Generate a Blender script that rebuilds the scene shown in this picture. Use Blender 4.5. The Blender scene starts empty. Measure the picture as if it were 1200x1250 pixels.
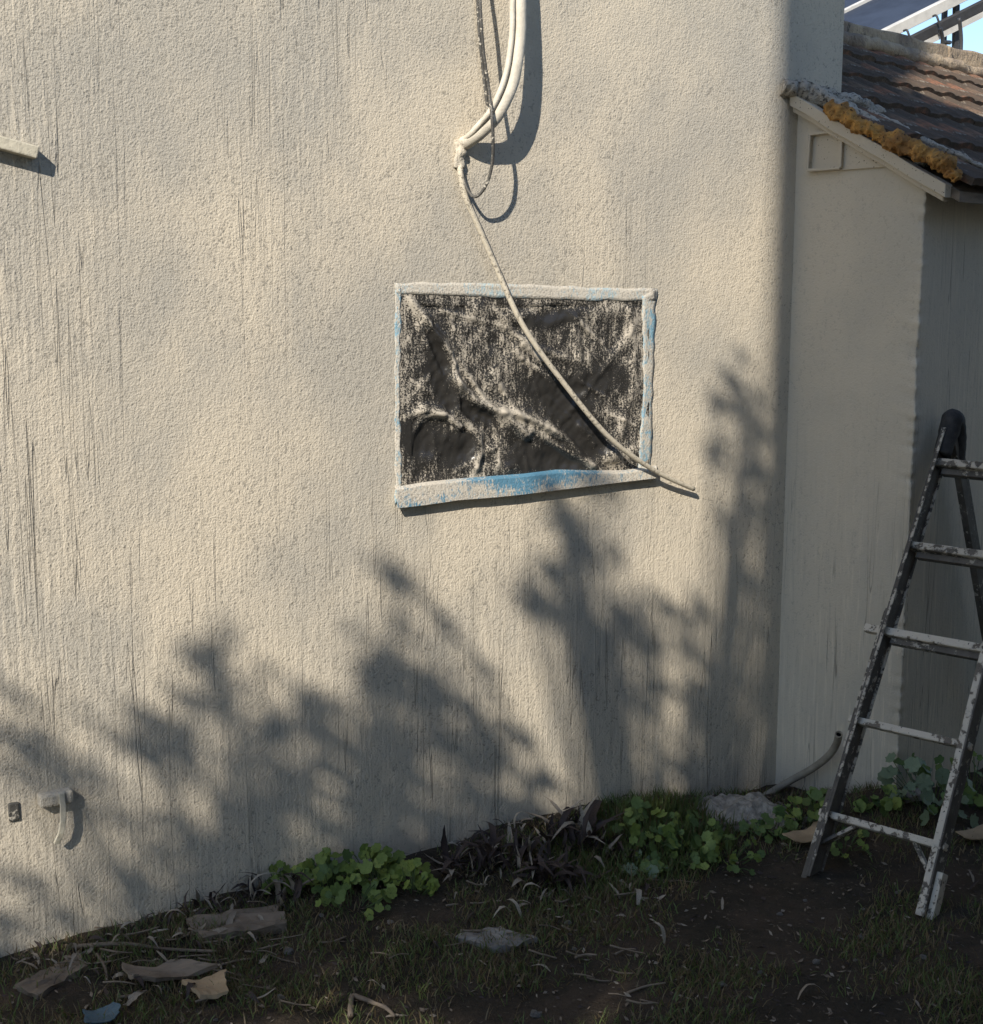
import bpy, bmesh, math, random
from mathutils import Vector, Matrix, noise
random.seed(11)
S = bpy.context.scene
COL = S.collection
R = math.radians
V = Vector

# ---------------------------------------------------------------- camera
PITCH, F, H = R(9.2), 1700.0, 1.85
cd = bpy.data.cameras.new('camera'); cam = bpy.data.objects.new('camera', cd); COL.objects.link(cam)
cd.sensor_fit = 'HORIZONTAL'; cd.sensor_width = 36; cd.lens = 36 * F / 1200
cd.clip_start = 0.05; cd.clip_end = 2000
cam.location = (0, 0, H); cam.rotation_euler = (R(90) - PITCH, 0, 0)
S.camera = cam
# ---------------------------------------------------------------- light
SUN_EL, SUN_AZ = R(35), R(-22)          # azimuth: turned left of straight behind the camera
sdir = V((math.sin(SUN_AZ) * math.cos(SUN_EL), -math.cos(SUN_AZ) * math.cos(SUN_EL), math.sin(SUN_EL)))
W = bpy.data.worlds.new('World'); S.world = W; W.use_nodes = True
nt = W.node_tree; bg = nt.nodes['Background']
sky = nt.nodes.new('ShaderNodeTexSky'); sky.sky_type = 'NISHITA'; sky.sun_disc = False; sky.dust_density = 0.2; sky.air_density = 0.85; sky.ozone_density = 2.0
sky.sun_elevation = SUN_EL; sky.sun_rotation = math.atan2(sdir.x, sdir.y)
nt.links.new(sky.outputs[0], bg.inputs[0]); bg.inputs[1].default_value = 0.138
sl = bpy.data.lights.new('sun', 'SUN'); sl.energy = 4.4; sl.angle = R(0.53); sl.color = (1.0, 0.93, 0.83)
so = bpy.data.objects.new('sun', sl); COL.objects.link(so)
so.rotation_euler = sdir.to_track_quat('Z', 'Y').to_euler()
S.view_settings.view_transform = 'Standard'; S.view_settings.look = 'None'
S.view_settings.gamma = 1; S.view_settings.use_curve_mapping = False
S.view_settings.exposure = 0.50
S.render.engine = 'CYCLES'

# ---------------------------------------------------------------- pixel -> place (photo pixels, 1200 x 1250)
CAM = V((0, 0, H))
def ray(px, py):
    x = (px - 600) / F; y = (625 - py) / F
    return V((x, y * math.sin(PITCH) + math.cos(PITCH), y * math.cos(PITCH) - math.sin(PITCH)))
def hit(px, py, P, n):
    d = ray(px, py); return CAM + d * ((P - CAM).dot(n) / d.dot(n))
TH = R(30)
U = V((math.cos(TH), math.sin(TH), 0)); N = V((math.sin(TH), -math.cos(TH), 0)); Z = V((0, 0, 1))
P0 = V((40 / 1700 * 4.75, 4.75, 0))
def wallp(px, py, d=0.0): return hit(px, py, P0 + N * d, N)
def uz(px, py):
    p = wallp(px, py); return (p - P0).dot(U), p.z
def WP(u, d, z): return P0 + U * u + N * d + Z * z          # main wall space: along, out, up
A_ = R(43)
Wd = V((math.cos(A_), -math.sin(A_), 0)); Vd = V((math.sin(A_), math.cos(A_), 0))
C0 = wallp(962, 500); C0.z = 0
def wingp(px, py, d=0.0): return hit(px, py, C0 - Vd * d, -Vd)
def G(w, v, z): return C0 + Wd * w + Vd * v + Z * z           # wing space: toward the camera, into the wing, up
W1 = (wingp(1112, 600) - C0).dot(Wd)                                                   # wing depth to its outer corner
_a, _b = wingp(958, 109, .05), wingp(1155, 225, .05)
_wa, _wb = (_a - C0).dot(Wd), (_b - C0).dot(Wd); SLOPE = (_a.z - _b.z) / (_wb - _wa)
def zroof(w): return _a.z - SLOPE * (w - _wa)
def smooth(a, b, x):
    t = max(0, min(1, (x - a) / (b - a))); return t * t * (3 - 2 * t)
def ground(x, y):
    p = V((x, y, 0)); near = (p - P0).dot(N)
    z = -0.10 + 0.035 * noise.noise(V((x * 1.3, y * 1.3, 3))) + 0.018 * noise.noise(V((x * 5, y * 5, 9))) + 0.008 * noise.noise(V((x * 17, y * 17, 1)))
    z += 0.05 * (1 - smooth(0.05, 0.55, near)) * smooth(-1.6, -0.4, (p - P0).dot(U)) * (1 - smooth(.2, 1.0, (p - P0).dot(U)))
    z -= 0.03 * smooth(.3, 1.0, (p - P0).dot(U)) * (1 - smooth(.1, .5, near))
    q = p - C0; z += 0.10 * math.exp(-((q.dot(Wd) - 0.55) ** 2) / 0.06 - (q.dot(Vd) + 0.05) ** 2 / 0.06)
    r = math.hypot(x, y - 3)
    return z * (1 - 0.5 * smooth(12, 40, r))
def gp(px, py, dz=0.0):
    d = ray(px, py); t = 2.0
    for i in range(60):
        p = CAM + d * t; t += (ground(p.x, p.y) - p.z) / d.z * 0.8
    p = CAM + d * t; return V((p.x, p.y, ground(p.x, p.y) + dz))

# ---------------------------------------------------------------- mesh helpers
class MB:
    def __init__(s): s.v = []; s.f = []; s.m = []
    def add(s, vs, fs, mi=0):
        o = len(s.v); s.v += [tuple(x) for x in vs]; s.f += [tuple(i + o for i in f) for f in fs]; s.m += [mi] * len(fs); return s
    def hexa(s, p, mi=0):      # 8 points: bottom loop, top loop
        return s.add(p, [(3, 2, 1, 0), (4, 5, 6, 7), (0, 1, 5, 4), (1, 2, 6, 5), (2, 3, 7, 6), (3, 0, 4, 7)], mi)
    def box(s, o, a, b, c, mi=0):   # corner + three edge vectors
        o, a, b, c = map(V, (o, a, b, c)); return s.hexa([o, o + a, o + a + b, o + b, o + c, o + a + c, o + a + b + c, o + b + c], mi)
    def beam(s, p, q, side, w, t, mi=0):   # bar from p to q, width w along side, thickness t across
        p, q, side = V(p), V(q), V(side); d = (q - p).normalized(); a = (side - d * side.dot(d)).normalized(); b = d.cross(a)
        a = a * w / 2; b = b * t / 2
        return s.hexa([p - a - b, p + a - b, p + a + b, p - a + b, q - a - b, q + a - b, q + a + b, q - a + b], mi)
    def tube(s, pts, r, n=10, cap=True, mi=0, jit=0.0):
        rings = []; up = None; m = len(pts); vs = []
        for i, p in enumerate(pts):
            d = (V(pts[min(i + 1, m - 1)]) - V(pts[max(i - 1, 0)])).normalized()
            if up is None: up = d.orthogonal().normalized()
            up = (up - d * up.dot(d)).normalized(); b = d.cross(up)
            rr = r[i] if isinstance(r, (list, tuple)) else r
            for k in range(n):
                a = 2 * math.pi * k / n; e = rr * (1 + jit * noise.noise(V(p) * 40 + V((k, 0, 0))))
                vs.append(V(p) + up * math.cos(a) * e + b * math.sin(a) * e)
        fs = [(i * n + k, i * n + (k + 1) % n, (i + 1) * n + (k + 1) % n, (i + 1) * n + k) for i in range(m - 1) for k in range(n)]
        if cap: fs += [tuple(range(n))[::-1], tuple(range((m - 1) * n, m * n))]
        return s.add(vs, fs, mi)
    def build(s, name, mats, parent=None, smoothed=False, bevel=0, seg=2, origin=None):
        me = bpy.data.meshes.new(name)
        o0 = V(origin) if origin is not None else V((0, 0, 0))
        if parent is not None: o0 = V((0, 0, 0)); off = PW(parent)
        else: off = o0
        me.from_pydata([tuple(V(x) - off) for x in s.v], [], s.f)
        for m in (mats if isinstance(mats, (list, tuple)) else [mats]): me.materials.append(m)
        me.polygons.foreach_set('material_index', s.m)
        bm = bmesh.new(); bm.from_mesh(me); bmesh.ops.recalc_face_normals(bm, faces=bm.faces); bm.to_mesh(me); bm.free()
        if smoothed: me.polygons.foreach_set('use_smooth', [True] * len(me.polygons))
        o = bpy.data.objects.new(name, me); COL.objects.link(o)
        if parent is not None: o.parent = parent
        else: o.location = off
        if bevel:
            b = o.modifiers.new('bevel', 'BEVEL'); b.width = bevel; b.segments = seg; b.limit_method = 'ANGLE'
        return o
def PW(o):
    p = V((0, 0, 0))
    while o: p += V(o.location); o = o.parent
    return p
def tag(o, label=None, cat=None, group=None, kind=None):
    for k, x in (('label', label), ('category', cat), ('group', group), ('kind', kind)):
        if x: o[k] = x
    return o
def empty(name, loc, label, cat, group=None):
    o = bpy.data.objects.new(name, None); COL.objects.link(o); o.location = loc; o.empty_display_size = 0.1
    return tag(o, label, cat, group)
def spline(pts, k=8):
    pts = [V(p) for p in pts]; out = []; m = len(pts)
    for i in range(m - 1):
        a, b, c, d = pts[max(i - 1, 0)], pts[i], pts[i + 1], pts[min(i + 2, m - 1)]
        for j in range(k):
            t = j / k
            out.append(0.5 * ((2 * b) + (c - a) * t + (2 * a - 5 * b + 4 * c - d) * t * t + (3 * b - a - 3 * c + d) * t ** 3))
    return out + [pts[-1]]

# ---------------------------------------------------------------- materials
class Mat:
    def __init__(s, name, rough=0.8, spec=0.3):
        s.m = bpy.data.materials.new(name); s.m.use_nodes = True; s.t = s.m.node_tree; s.b = s.t.nodes['Principled BSDF']
        s.b.inputs['Roughness'].default_value = rough; s.b.inputs['Specular IOR Level'].default_value = spec
        s.tc = s.t.nodes.new('ShaderNodeTexCoord')
    def n(s, ty, **kw):
        x = s.t.nodes.new(ty)
        for k, v in kw.items(): setattr(x, k, v)
        return x
    def l(s, a, b): s.t.links.new(a, b)
    def coord(s, scale, src='Object'):
        mp = s.n('ShaderNodeMapping'); mp.inputs['Scale'].default_value = scale if hasattr(scale, '__len__') else (scale,) * 3
        s.l(s.tc.outputs[src], mp.inputs[0]); return mp.outputs[0]
    def noise(s, scale, detail=3, rough=0.55, dist=0.0, src='Object', loc=None):
        x = s.n('ShaderNodeTexNoise'); x.inputs['Scale'].default_value = 1; x.inputs['Detail'].default_value = detail
        x.inputs['Roughness'].default_value = rough; x.inputs['Distortion'].default_value = dist
        c = s.coord(scale, src)
        if loc: c.node.inputs['Location'].default_value = loc
        s.l(c, x.inputs['Vector']); return x.outputs['Fac']
    def ramp(s, f, lo, hi, a=0.0, b=1.0):
        x = s.n('ShaderNodeMapRange'); x.interpolation_type = 'SMOOTHSTEP'
        for i, v in zip(('From Min', 'From Max', 'To Min', 'To Max'), (lo, hi, a, b)): x.inputs[i].default_value = v
        s.l(f, x.inputs[0]); return x.outputs[0]
    def math(s, op, a, b=None, c=None):
        x = s.n('ShaderNodeMath', operation=op)
        for i, v in enumerate((a, b, c)):
            if v is None: continue
            if isinstance(v, (int, float)): x.inputs[i].default_value = v
            else: s.l(v, x.inputs[i])
        return x.outputs[0]
    def mix(s, f, a, b):
        x = s.n('ShaderNodeMix', data_type='RGBA')
        for i, v in ((0, f), (6, a), (7, b)):
            if isinstance(v, (int, float)): x.inputs[i].default_value = v
            elif isinstance(v, tuple): x.inputs[i].default_value = (*v, 1)
            else: s.l(v, x.inputs[i])
        return x.outputs[2]
    def attr(s, name):
        x = s.n('ShaderNodeAttribute'); x.attribute_name = name; return x.outputs['Fac']
    def rnd(s): return s.n('ShaderNodeObjectInfo').outputs['Random']
    def color(s, c):
        if isinstance(c, tuple): s.b.inputs['Base Color'].default_value = (*c, 1)
        else: s.l(c, s.b.inputs['Base Color'])
        return s
    def rough(s, f): s.l(f, s.b.inputs['Roughness']); return s
    def bump(s, h, dist=0.003, strength=1.0):
        x = s.n('ShaderNodeBump'); x.inputs['Distance'].default_value = dist; x.inputs['Strength'].default_value = strength
        s.l(h, x.inputs['Height']); s.l(x.outputs[0], s.b.inputs['Normal']); return s

CREAM = (0.595, 0.525, 0.41)
def stucco(name, base, grey, mott=1.0, rel=1.0, streaks=1.0, pits=1.0):
    m = Mat(name, 0.85, 0.2)
    st = m.noise(150, 2, 0.65)                    # sprayed grain
    md = m.noise((58, 58, 40), 2, 0.6)
    run = m.noise((75, 75, 4.5), 2, 0.6)           # sagging runs of the coat
    rmask = m.ramp(m.noise((1.1, 1.1, 0.5), 1), 0.42, 0.62)
    low = m.n('ShaderNodeSeparateXYZ'); m.l(m.tc.outputs['Object'], low.inputs[0])
    lowm = m.ramp(low.outputs[2], 2.0, 0.7)
    rmask = m.math('MAXIMUM', rmask, m.ramp(low.outputs[0], -1.0, -1.4, 0, 1.35))
    rm = m.math('MULTIPLY', m.math('MAXIMUM', m.math('MULTIPLY', rmask, 0.65), m.math('MULTIPLY', lowm, 0.8)), streaks)
    ln = m.noise((22, 22, 0.6), 2, 0.6, 0.2)
    line = m.ramp(m.math('ABSOLUTE', m.math('SUBTRACT', ln, 0.5)), 0.002, 0.012, 1.0, 0.0)
    brk = m.ramp(m.noise((11, 11, 1.0), 2, 0.7, loc=(4, 1, 0)), 0.46, 0.56)
    line = m.math('MULTIPLY', m.math('MULTIPLY', line, brk), rm)
    pit = m.ramp(m.math('ADD', m.math('MULTIPLY', st, 0.55), m.math('MULTIPLY', md, 0.45)), 0.37, 0.46, 1.0, 0.0)
    pm = m.ramp(m.noise(2.1, 2, 0.6, loc=(0, 5, 2)), 0.32, 0.62, 0.2, 1.0)
    mo = m.ramp(m.noise((1.3, 1.3, 1.0), 4, 0.62), 0.38, 0.64, 0.0, 0.9 * mott)
    c = m.mix(mo, base, grey)
    c = m.mix(m.math('MULTIPLY', m.math('MULTIPLY', pit, pm), 0.55 * pits), c, tuple(x * 0.34 for x in grey))  # pits darkened in the colour: old grey paint plus shadow of the grain
    c = m.mix(m.math('MULTIPLY', m.ramp(run, 0.42, 0.30), m.math('MULTIPLY', rm, 0.18)), c, tuple(x * 0.45 for x in grey))
    c = m.mix(m.math('MULTIPLY', m.ramp(run, 0.56, 0.66), m.math('MULTIPLY', rm, 0.4)), c, tuple(min(.75, x * 1.2) for x in base))
    c = m.mix(m.math('MULTIPLY', line, 0.62), c, tuple(x * 0.25 for x in grey))
    m.color(c)
    h = m.math('ADD', m.math('MULTIPLY', st, 0.6), m.math('MULTIPLY', md, 0.5))
    h = m.math('ADD', h, m.math('MULTIPLY', m.math('MULTIPLY', run, rm), 0.6))
    h = m.math('SUBTRACT', h, m.math('MULTIPLY', line, 0.4))
    m.bump(h, 0.0075 * rel, 0.8)
    return m.m
M = {}
M['stucco'] = stucco('cream_stucco', CREAM, (0.415, 0.385, 0.325))
M['stucco_wing'] = stucco('smooth_wing_stucco', (0.62, 0.54, 0.415), (0.50, 0.45, 0.36), 0.9, 0.45, 1.3, 0.45)
def simple(name, col, var=0.25, scale=8, rough=0.8, spec=0.3, bs=60, bd=0.002, col2=None):
    m = Mat(name, rough, spec); c2 = col2 or tuple(x * (1 - var) for x in col)
    m.color(m.mix(m.ramp(m.noise(scale, 4, 0.65), 0.35, 0.68), col, c2)); m.bump(m.noise(bs, 4, 0.6), bd); return m.m
def painted(name, base, paint, amount, scale=30, rough=0.6, extra=None):
    m = Mat(name, rough, 0.4)
    f = m.math('ADD', m.math('MULTIPLY', m.noise(scale, 5, 0.7), 0.65), m.math('MULTIPLY', m.noise(scale * 0.22, 3, 0.6, loc=(3, 1, 7)), 0.35))
    t = 0.5 + (0.5 - amount) * 0.32
    f = m.ramp(f, t - 0.015, t + 0.03)
    c = m.mix(f, m.mix(m.ramp(m.noise(9, 3), 0.35, 0.65), base, tuple(x * 0.6 for x in base)), paint)
    sp = m.ramp(m.noise(120, 2, 0.5, loc=(1, 8, 2)), 0.66, 0.72)
    c = m.mix(sp, c, (0.03, 0.028, 0.025))
    m.color(c); m.bump(m.math('ADD', f, m.noise(90, 3)), 0.002, 0.8); return m.m
M['conduit'] = simple('cream_conduit', (0.66, 0.60, 0.49), 0.2, 25, 0.6, 0.3, 120, 0.0015)
M['cable_dark'] = painted('speckled_dark_cable', (0.09, 0.085, 0.075), (0.5, 0.46, 0.38), 0.35, 120)
M['cable_cream'] = painted('cream_cable', (0.40, 0.35, 0.27), (0.55, 0.49, 0.38), 0.75, 90)
M['batten'] = simple('cream_batten', (0.60, 0.55, 0.43), 0.2, 12, 0.8, 0.2, 70, 0.003)
M['hose'] = simple('grey_hose', (0.33, 0.29, 0.225), 0.3, 14, 0.6, 0.3, 80, 0.001)
M['black'] = simple('black_plug', (0.012, 0.011, 0.01), 0.2, 8, 0.9, 0.1)
M['fascia'] = painted('cream_fascia_board', (0.33, 0.28, 0.21), (0.52, 0.45, 0.34), 0.92, 16)
M['mortar'] = None
m = Mat('rough_white_mortar', 0.95, 0.1)
f = m.ramp(m.noise(60, 4, 0.7), 0.36, 0.50)
m.color(m.mix(f, (0.13, 0.118, 0.10), (0.56, 0.50, 0.41))); m.bump(m.noise(70, 4, 0.7), 0.02); M['mortar'] = m.m
M['rubble'] = simple('grey_rubble', (0.44, 0.40, 0.335), 0.5, 22, 0.95, 0.1, 70, 0.012)
m = Mat('orange_expanding_foam', 0.75, 0.3)
f = m.ramp(m.noise(14, 4, 0.6), 0.35, 0.65)
c = m.mix(f, (0.50, 0.265, 0.07), (0.29, 0.145, 0.045)); c = m.mix(m.ramp(m.noise(90, 3, 0.6), 0.60, 0.68), c, (0.06, 0.03, 0.015))
m.color(c); m.bump(m.noise(75, 4, 0.6), 0.012); M['foam'] = m.m
m = Mat('weathered_tile', 0.95, 0.04)
f = m.ramp(m.noise(5, 5, 0.65), 0.36, 0.54)
c = m.mix(m.ramp(m.rnd(), 0.3, 0.9), (0.34, 0.16, 0.095), (0.23, 0.155, 0.105)); c = m.mix(f, c, (0.115, 0.088, 0.066))
c = m.mix(m.ramp(m.noise(22, 4, 0.6), 0.60, 0.70), c, (0.27, 0.23, 0.18)); m.color(c); m.bump(m.noise(45, 5, 0.65), 0.012); M['tile'] = m.m
m = Mat('parapet_render', 0.9, 0.15)
c = m.mix(m.ramp(m.noise(3, 5, 0.65), 0.38, 0.62), (0.46, 0.36, 0.245), (0.26, 0.205, 0.155)); c = m.mix(m.ramp(m.noise(14, 5, 0.7), 0.58, 0.68), c, (0.10, 0.085, 0.07))
m.color(c); m.bump(m.noise(30, 5, 0.65), 0.02); M['parapet'] = m.m
# paint-sprayed plastic sheet: 'paint' = how much cream spray has stuck at each place
m = Mat('sprayed_black_plastic', 0.35, 0.5)
dr = m.noise((120, 120, 16), 2, 0.6, 0.4); gr = m.noise(190, 3, 0.8)
f = m.math('ADD', m.math('ADD', m.math('MULTIPLY', gr, 0.72), m.math('MULTIPLY', dr, 0.28)), m.math('MULTIPLY', m.math('SUBTRACT', m.attr('paint'), 0.5), 0.20))
f = m.ramp(f, 0.50, 0.575)
m.color(m.mix(f, (0.03, 0.028, 0.025), (0.45, 0.40, 0.32))); m.rough(m.ramp(f, 0, 1, 0.28, 0.8)); m.bump(m.math('ADD', f, m.noise(60, 3)), 0.002); M['plastic'] = m.m
def tape(name, blue_amt, tint=(0.10, 0.33, 0.52)):
    m = Mat(name, 0.6, 0.3)
    f = m.math('ADD', m.math('MULTIPLY', m.noise((150, 150, 60), 4, 0.7), 0.55), m.math('MULTIPLY', m.noise(9, 3, 0.55), 0.45))
    t = 0.5 + (0.5 - blue_amt) * 0.30
    f = m.math('ADD', f, m.math('MULTIPLY', m.attr('blue'), 0.2))
    f = m.ramp(f, t - 0.05, t + 0.07)
    g = m.noise(150, 3, 0.65)
    m.color(m.mix(f, m.mix(m.ramp(g, 0.36, 0.5), (0.36, 0.33, 0.28), (0.57, 0.52, 0.43)), tint)); m.bump(g, 0.004); return m.m
M['tape_top'] = tape('pale_tape', 0.36, (0.36, 0.47, 0.50)); M['tape_side'] = tape('blue_side_tape', 0.42, (0.22, 0.38, 0.46)); M['tape_sill'] = tape('blue_sill_tape', 0.30, (0.10, 0.235, 0.33))
M['ladder_dark'] = painted('paint_spattered_dark_rail', (0.125, 0.11, 0.09), (0.42, 0.38, 0.31), 0.28, 34)
M['ladder_mid'] = painted('paint_worn_rail', (0.11, 0.095, 0.075), (0.45, 0.40, 0.32), 0.5, 34)
M['ladder_light'] = painted('paint_caked_rail', (0.15, 0.125, 0.095), (0.54, 0.48, 0.385), 0.66, 30)
M['rubber'] = simple('worn_dark_rubber', (0.028, 0.026, 0.024), 0.4, 20, 0.75, 0.3, 90, 0.002, (0.06, 0.055, 0.05))
m = Mat('dark_soil', 0.95, 0.1)
c = m.mix(m.ramp(m.noise(3.5, 5, 0.65), 0.38, 0.62), (0.105, 0.08, 0.058), (0.065, 0.055, 0.04))
c = m.mix(m.ramp(m.noise(45, 4, 0.7), 0.58, 0.70), c, (0.18, 0.145, 0.105)); m.color(c); m.bump(m.noise(60, 5, 0.7), 0.03); M['soil'] = m.m
def leafmat(name, a, b, rough=0.55, tr=0.25):
    m = Mat(name, rough, 0.35)
    c = m.mix(m.rnd(), a, b); c = m.mix(m.ramp(m.noise(35, 3), 0.4, 0.7, 0, 0.5), c, tuple(x * 0.55 for x in a)); m.color(c)
    t = m.n('ShaderNodeBsdfTranslucent'); m.l(c, t.inputs[0]); x = m.n('ShaderNodeMixShader'); x.inputs[0].default_value = tr
    m.l(m.b.outputs[0], x.inputs[1]); m.l(t.outputs[0], x.inputs[2]); m.l(x.outputs[0], m.t.nodes['Material Output'].inputs[0]); return m.m
M['leaf'] = leafmat('fresh_green_leaf', (0.15, 0.22, 0.045), (0.28, 0.34, 0.08))
M['leaf_dark'] = leafmat('dark_green_leaf', (0.09, 0.15, 0.045), (0.17, 0.24, 0.065))
M['leaf_pale'] = leafmat('dusty_pale_leaf', (0.17, 0.23, 0.14), (0.24, 0.30, 0.19))
M['dry_dark'] = leafmat('withered_purple_brown_leaf', (0.045, 0.033, 0.03), (0.085, 0.06, 0.05), 0.7, 0.1)
M['dry_pale'] = leafmat('bleached_dry_leaf', (0.30, 0.25, 0.19), (0.42, 0.37, 0.29), 0.8, 0.15)
M['stem'] = simple('green_stem', (0.10, 0.14, 0.05), 0.3)
M['wood'] = simple('weathered_grey_plank', (0.24, 0.19, 0.14), 0.4, (6, 6, 30), 0.85, 0.2, (30, 30, 160), 0.003)
M['card'] = simple('damp_cardboard', (0.42, 0.31, 0.19), 0.3, 7, 0.9, 0.1, 40, 0.003)
M['stone'] = simple('grey_stone_slab', (0.27, 0.25, 0.22), 0.35, 9, 0.9, 0.2, 50, 0.006)
M['bark'] = simple('bark', (0.12, 0.09, 0.065), 0.4, 12, 0.95, 0.1, 40, 0.01)
M['grass'] = leafmat('short_grass', (0.11, 0.165, 0.045), (0.15, 0.185, 0.06))
M['grass_dry'] = leafmat('dry_grass', (0.27, 0.205, 0.105), (0.18, 0.135, 0.075))
M['treeleaf'] = leafmat('tree_leaf', (0.05, 0.09, 0.025), (0.08, 0.12, 0.035))
M['panel'] = simple('solar_glass', (0.045, 0.058, 0.085), 0.3, 3, 0.6, 0.2, 5, 0.0002)
M['white_metal'] = simple('white_metal', (0.62, 0.60, 0.55), 0.2, 9, 0.5, 0.4, 40, 0.0005)
M['dark_metal'] = simple('dark_metal', (0.05, 0.05, 0.052), 0.3, 9, 0.5, 0.4)
M['glass'] = simple('window_glass', (0.03, 0.035, 0.04), 0.2, 3, 0.08, 0.5, 4, 0.0001)
M['blue'] = simple('blue_plastic', (0.06, 0.12, 0.16), 0.3, 12, 0.5, 0.4)

# ================================================================ ground
def grid_axis(c, fine, half, far):
    a = [c - half + i * fine for i in range(int(2 * half / fine) + 1)]
    d = fine; lo = []; hi = []; x = a[0]
    while x > c - far: d *= 1.35; x -= d; lo.append(x)
    d = fine; x = a[-1]
    while x < c + far: d *= 1.35; x += d; hi.append(x)
    return lo[::-1] + a + hi
gx = grid_axis(0.2, 0.035, 2.6, 150); gy = grid_axis(4.0, 0.035, 1.9, 150)
b = MB(); nx = len(gx)
b.add([(x, y, ground(x, y)) for y in gy for x in gx], [(j * nx + i, j * nx + i + 1, (j + 1) * nx + i + 1, (j + 1) * nx + i) for j in range(len(gy) - 1) for i in range(nx - 1)])
tag(b.build('ground', M['soil'], smoothed=True), kind='structure')

# ================================================================ the house
house = empty('house', P0 + Z * -0.3, 'cream sprayed stucco house wall with a low tiled side wing', 'house')
# tall block: front wall with a window opening
UL, UR, ZB, ZT, DEP = -3.6, 1.397, -0.45, 4.3, 3.2
ow0, ow1, oz0, oz1 = -0.44, 0.505, 1.165, 1.80
b = MB()
us = [UL, ow0, ow1, UR]; zs = [ZB, oz0, oz1, ZT]
for i in range(3):
    for j in range(3):
        if i == 1 and j == 1: continue
        b.add([WP(us[i], 0, zs[j]), WP(us[i + 1], 0, zs[j]), WP(us[i + 1], 0, zs[j + 1]), WP(us[i], 0, zs[j + 1])], [(0, 1, 2, 3)])
q = [(ow0, oz0), (ow1, oz0), (ow1, oz1), (ow0, oz1)]
for i in range(4):
    (a0, c0), (a1, c1) = q[i], q[(i + 1) % 4]
    b.add([WP(a0, 0, c0), WP(a1, 0, c1), WP(a1, -0.2, c1), WP(a0, -0.2, c0)], [(0, 1, 2, 3)])
b.add([WP(ow0, -0.2, oz0), WP(ow1, -0.2, oz0), WP(ow1, -0.2, oz1), WP(ow0, -0.2, oz1)], [(0, 1, 2, 3)])
k = [WP(UL, 0, ZB), WP(UR, 0, ZB), WP(UR, -DEP, ZB), WP(UL, -DEP, ZB)]
for i in (1, 2, 3):
    b.add([k[i], k[(i + 1) % 4], k[(i + 1) % 4] + Z * (ZT - ZB), k[i] + Z * (ZT - ZB)], [(0, 1, 2, 3)])
b.add([x + Z * (ZT - ZB) for x in k], [(0, 1, 2, 3)])
b.build('wall', M['stucco'], house)
# window behind the sheet
win = MB()
for (a0, a1, c0, c1) in ((ow0 + .004, ow0 + .05, oz0 + .004, oz1 - .004), (ow1 - .05, ow1 - .004, oz0 + .004, oz1 - .004), (ow0 + .05, ow1 - .05, oz0 + .004, oz0 + .05), (ow0 + .05, ow1 - .05, oz1 - .05, oz1 - .004), (.01, .05, oz0 + .05, oz1 - .05)):
    win.box(WP(a0, -0.16, c0), U * (a1 - a0), N * 0.05, Z * (c1 - c0))
wino = win.build('window', M['white_metal'], house)
for a0, a1 in ((ow0 + .05, .01), (.05, ow1 - .05)):
    MB().box(WP(a0, -0.14, oz0 + .05), U * (a1 - a0), N * 0.006, Z * (oz1 - oz0 - .1)).build('pane', M['glass'], wino)

# wing walls: side wall with a raking top, rounded chipped corner, front wall
prof = [(-0.03 + (W1 - 0.03 + 0.03) * i / 14, 0.0) for i in range(15)] + [(W1 - .018, 0), (W1 - .011, 0), (W1 - .007, 0)]
prof += [(W1 - 0.006 + 0.006 * math.sin(a), 0.006 - 0.006 * math.cos(a)) for a in (R(22), R(45), R(68))]
prof += [(W1, .007), (W1, .012), (W1, .02)] + [(W1, 0.03 + 0.03 * i) for i in range(4)] + [(W1, 0.3), (W1, 0.8), (W1, 2), (W1, 6.5)]
b = MB(); nz = 230; vs = []
for j in range(nz + 1):
    for (w, v) in prof:
        top = zroof(w) - 0.015; z = -0.45 + (top + 0.45) * j / nz
        e = math.exp(-((w - W1) ** 2 + v * v) / 0.0009) if w > W1 - 0.1 and v < 0.1 else 0
        d = e * (0.010 * noise.noise(V((0, 0, z * 9))) + 0.009 * noise.noise(V((3, 0, z * 34))) + 0.005 * noise.noise(V((7, 0, z * 80))))
        d += 0.006 * noise.noise(V((w * 3, v * 3, z * 2)))*(1 if v < 1 else 0)
        vs.append(G(w + (d if v > 0 or e > 0.05 else 0), v - (d if v < 0.02 else 0), z))
npf = len(prof)
b.add(vs, [(j * npf + i, j * npf + i + 1, (j + 1) * npf + i + 1, (j + 1) * npf + i) for j in range(nz) for i in range(npf - 1)])
b.add([G(W1 - .01, 6.5, -.45), G(-.95, 6.5, -.45), G(-.95, 6.5, zroof(W1 - 1.38)), G(W1 - .01, 6.5, zroof(W1) - .015)], [(0, 1, 2, 3)])
tag(b.build('wing_wall', M['stucco_wing'], house, smoothed=True), 'smoother shaded wall of the low wing under the roof verge')
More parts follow.
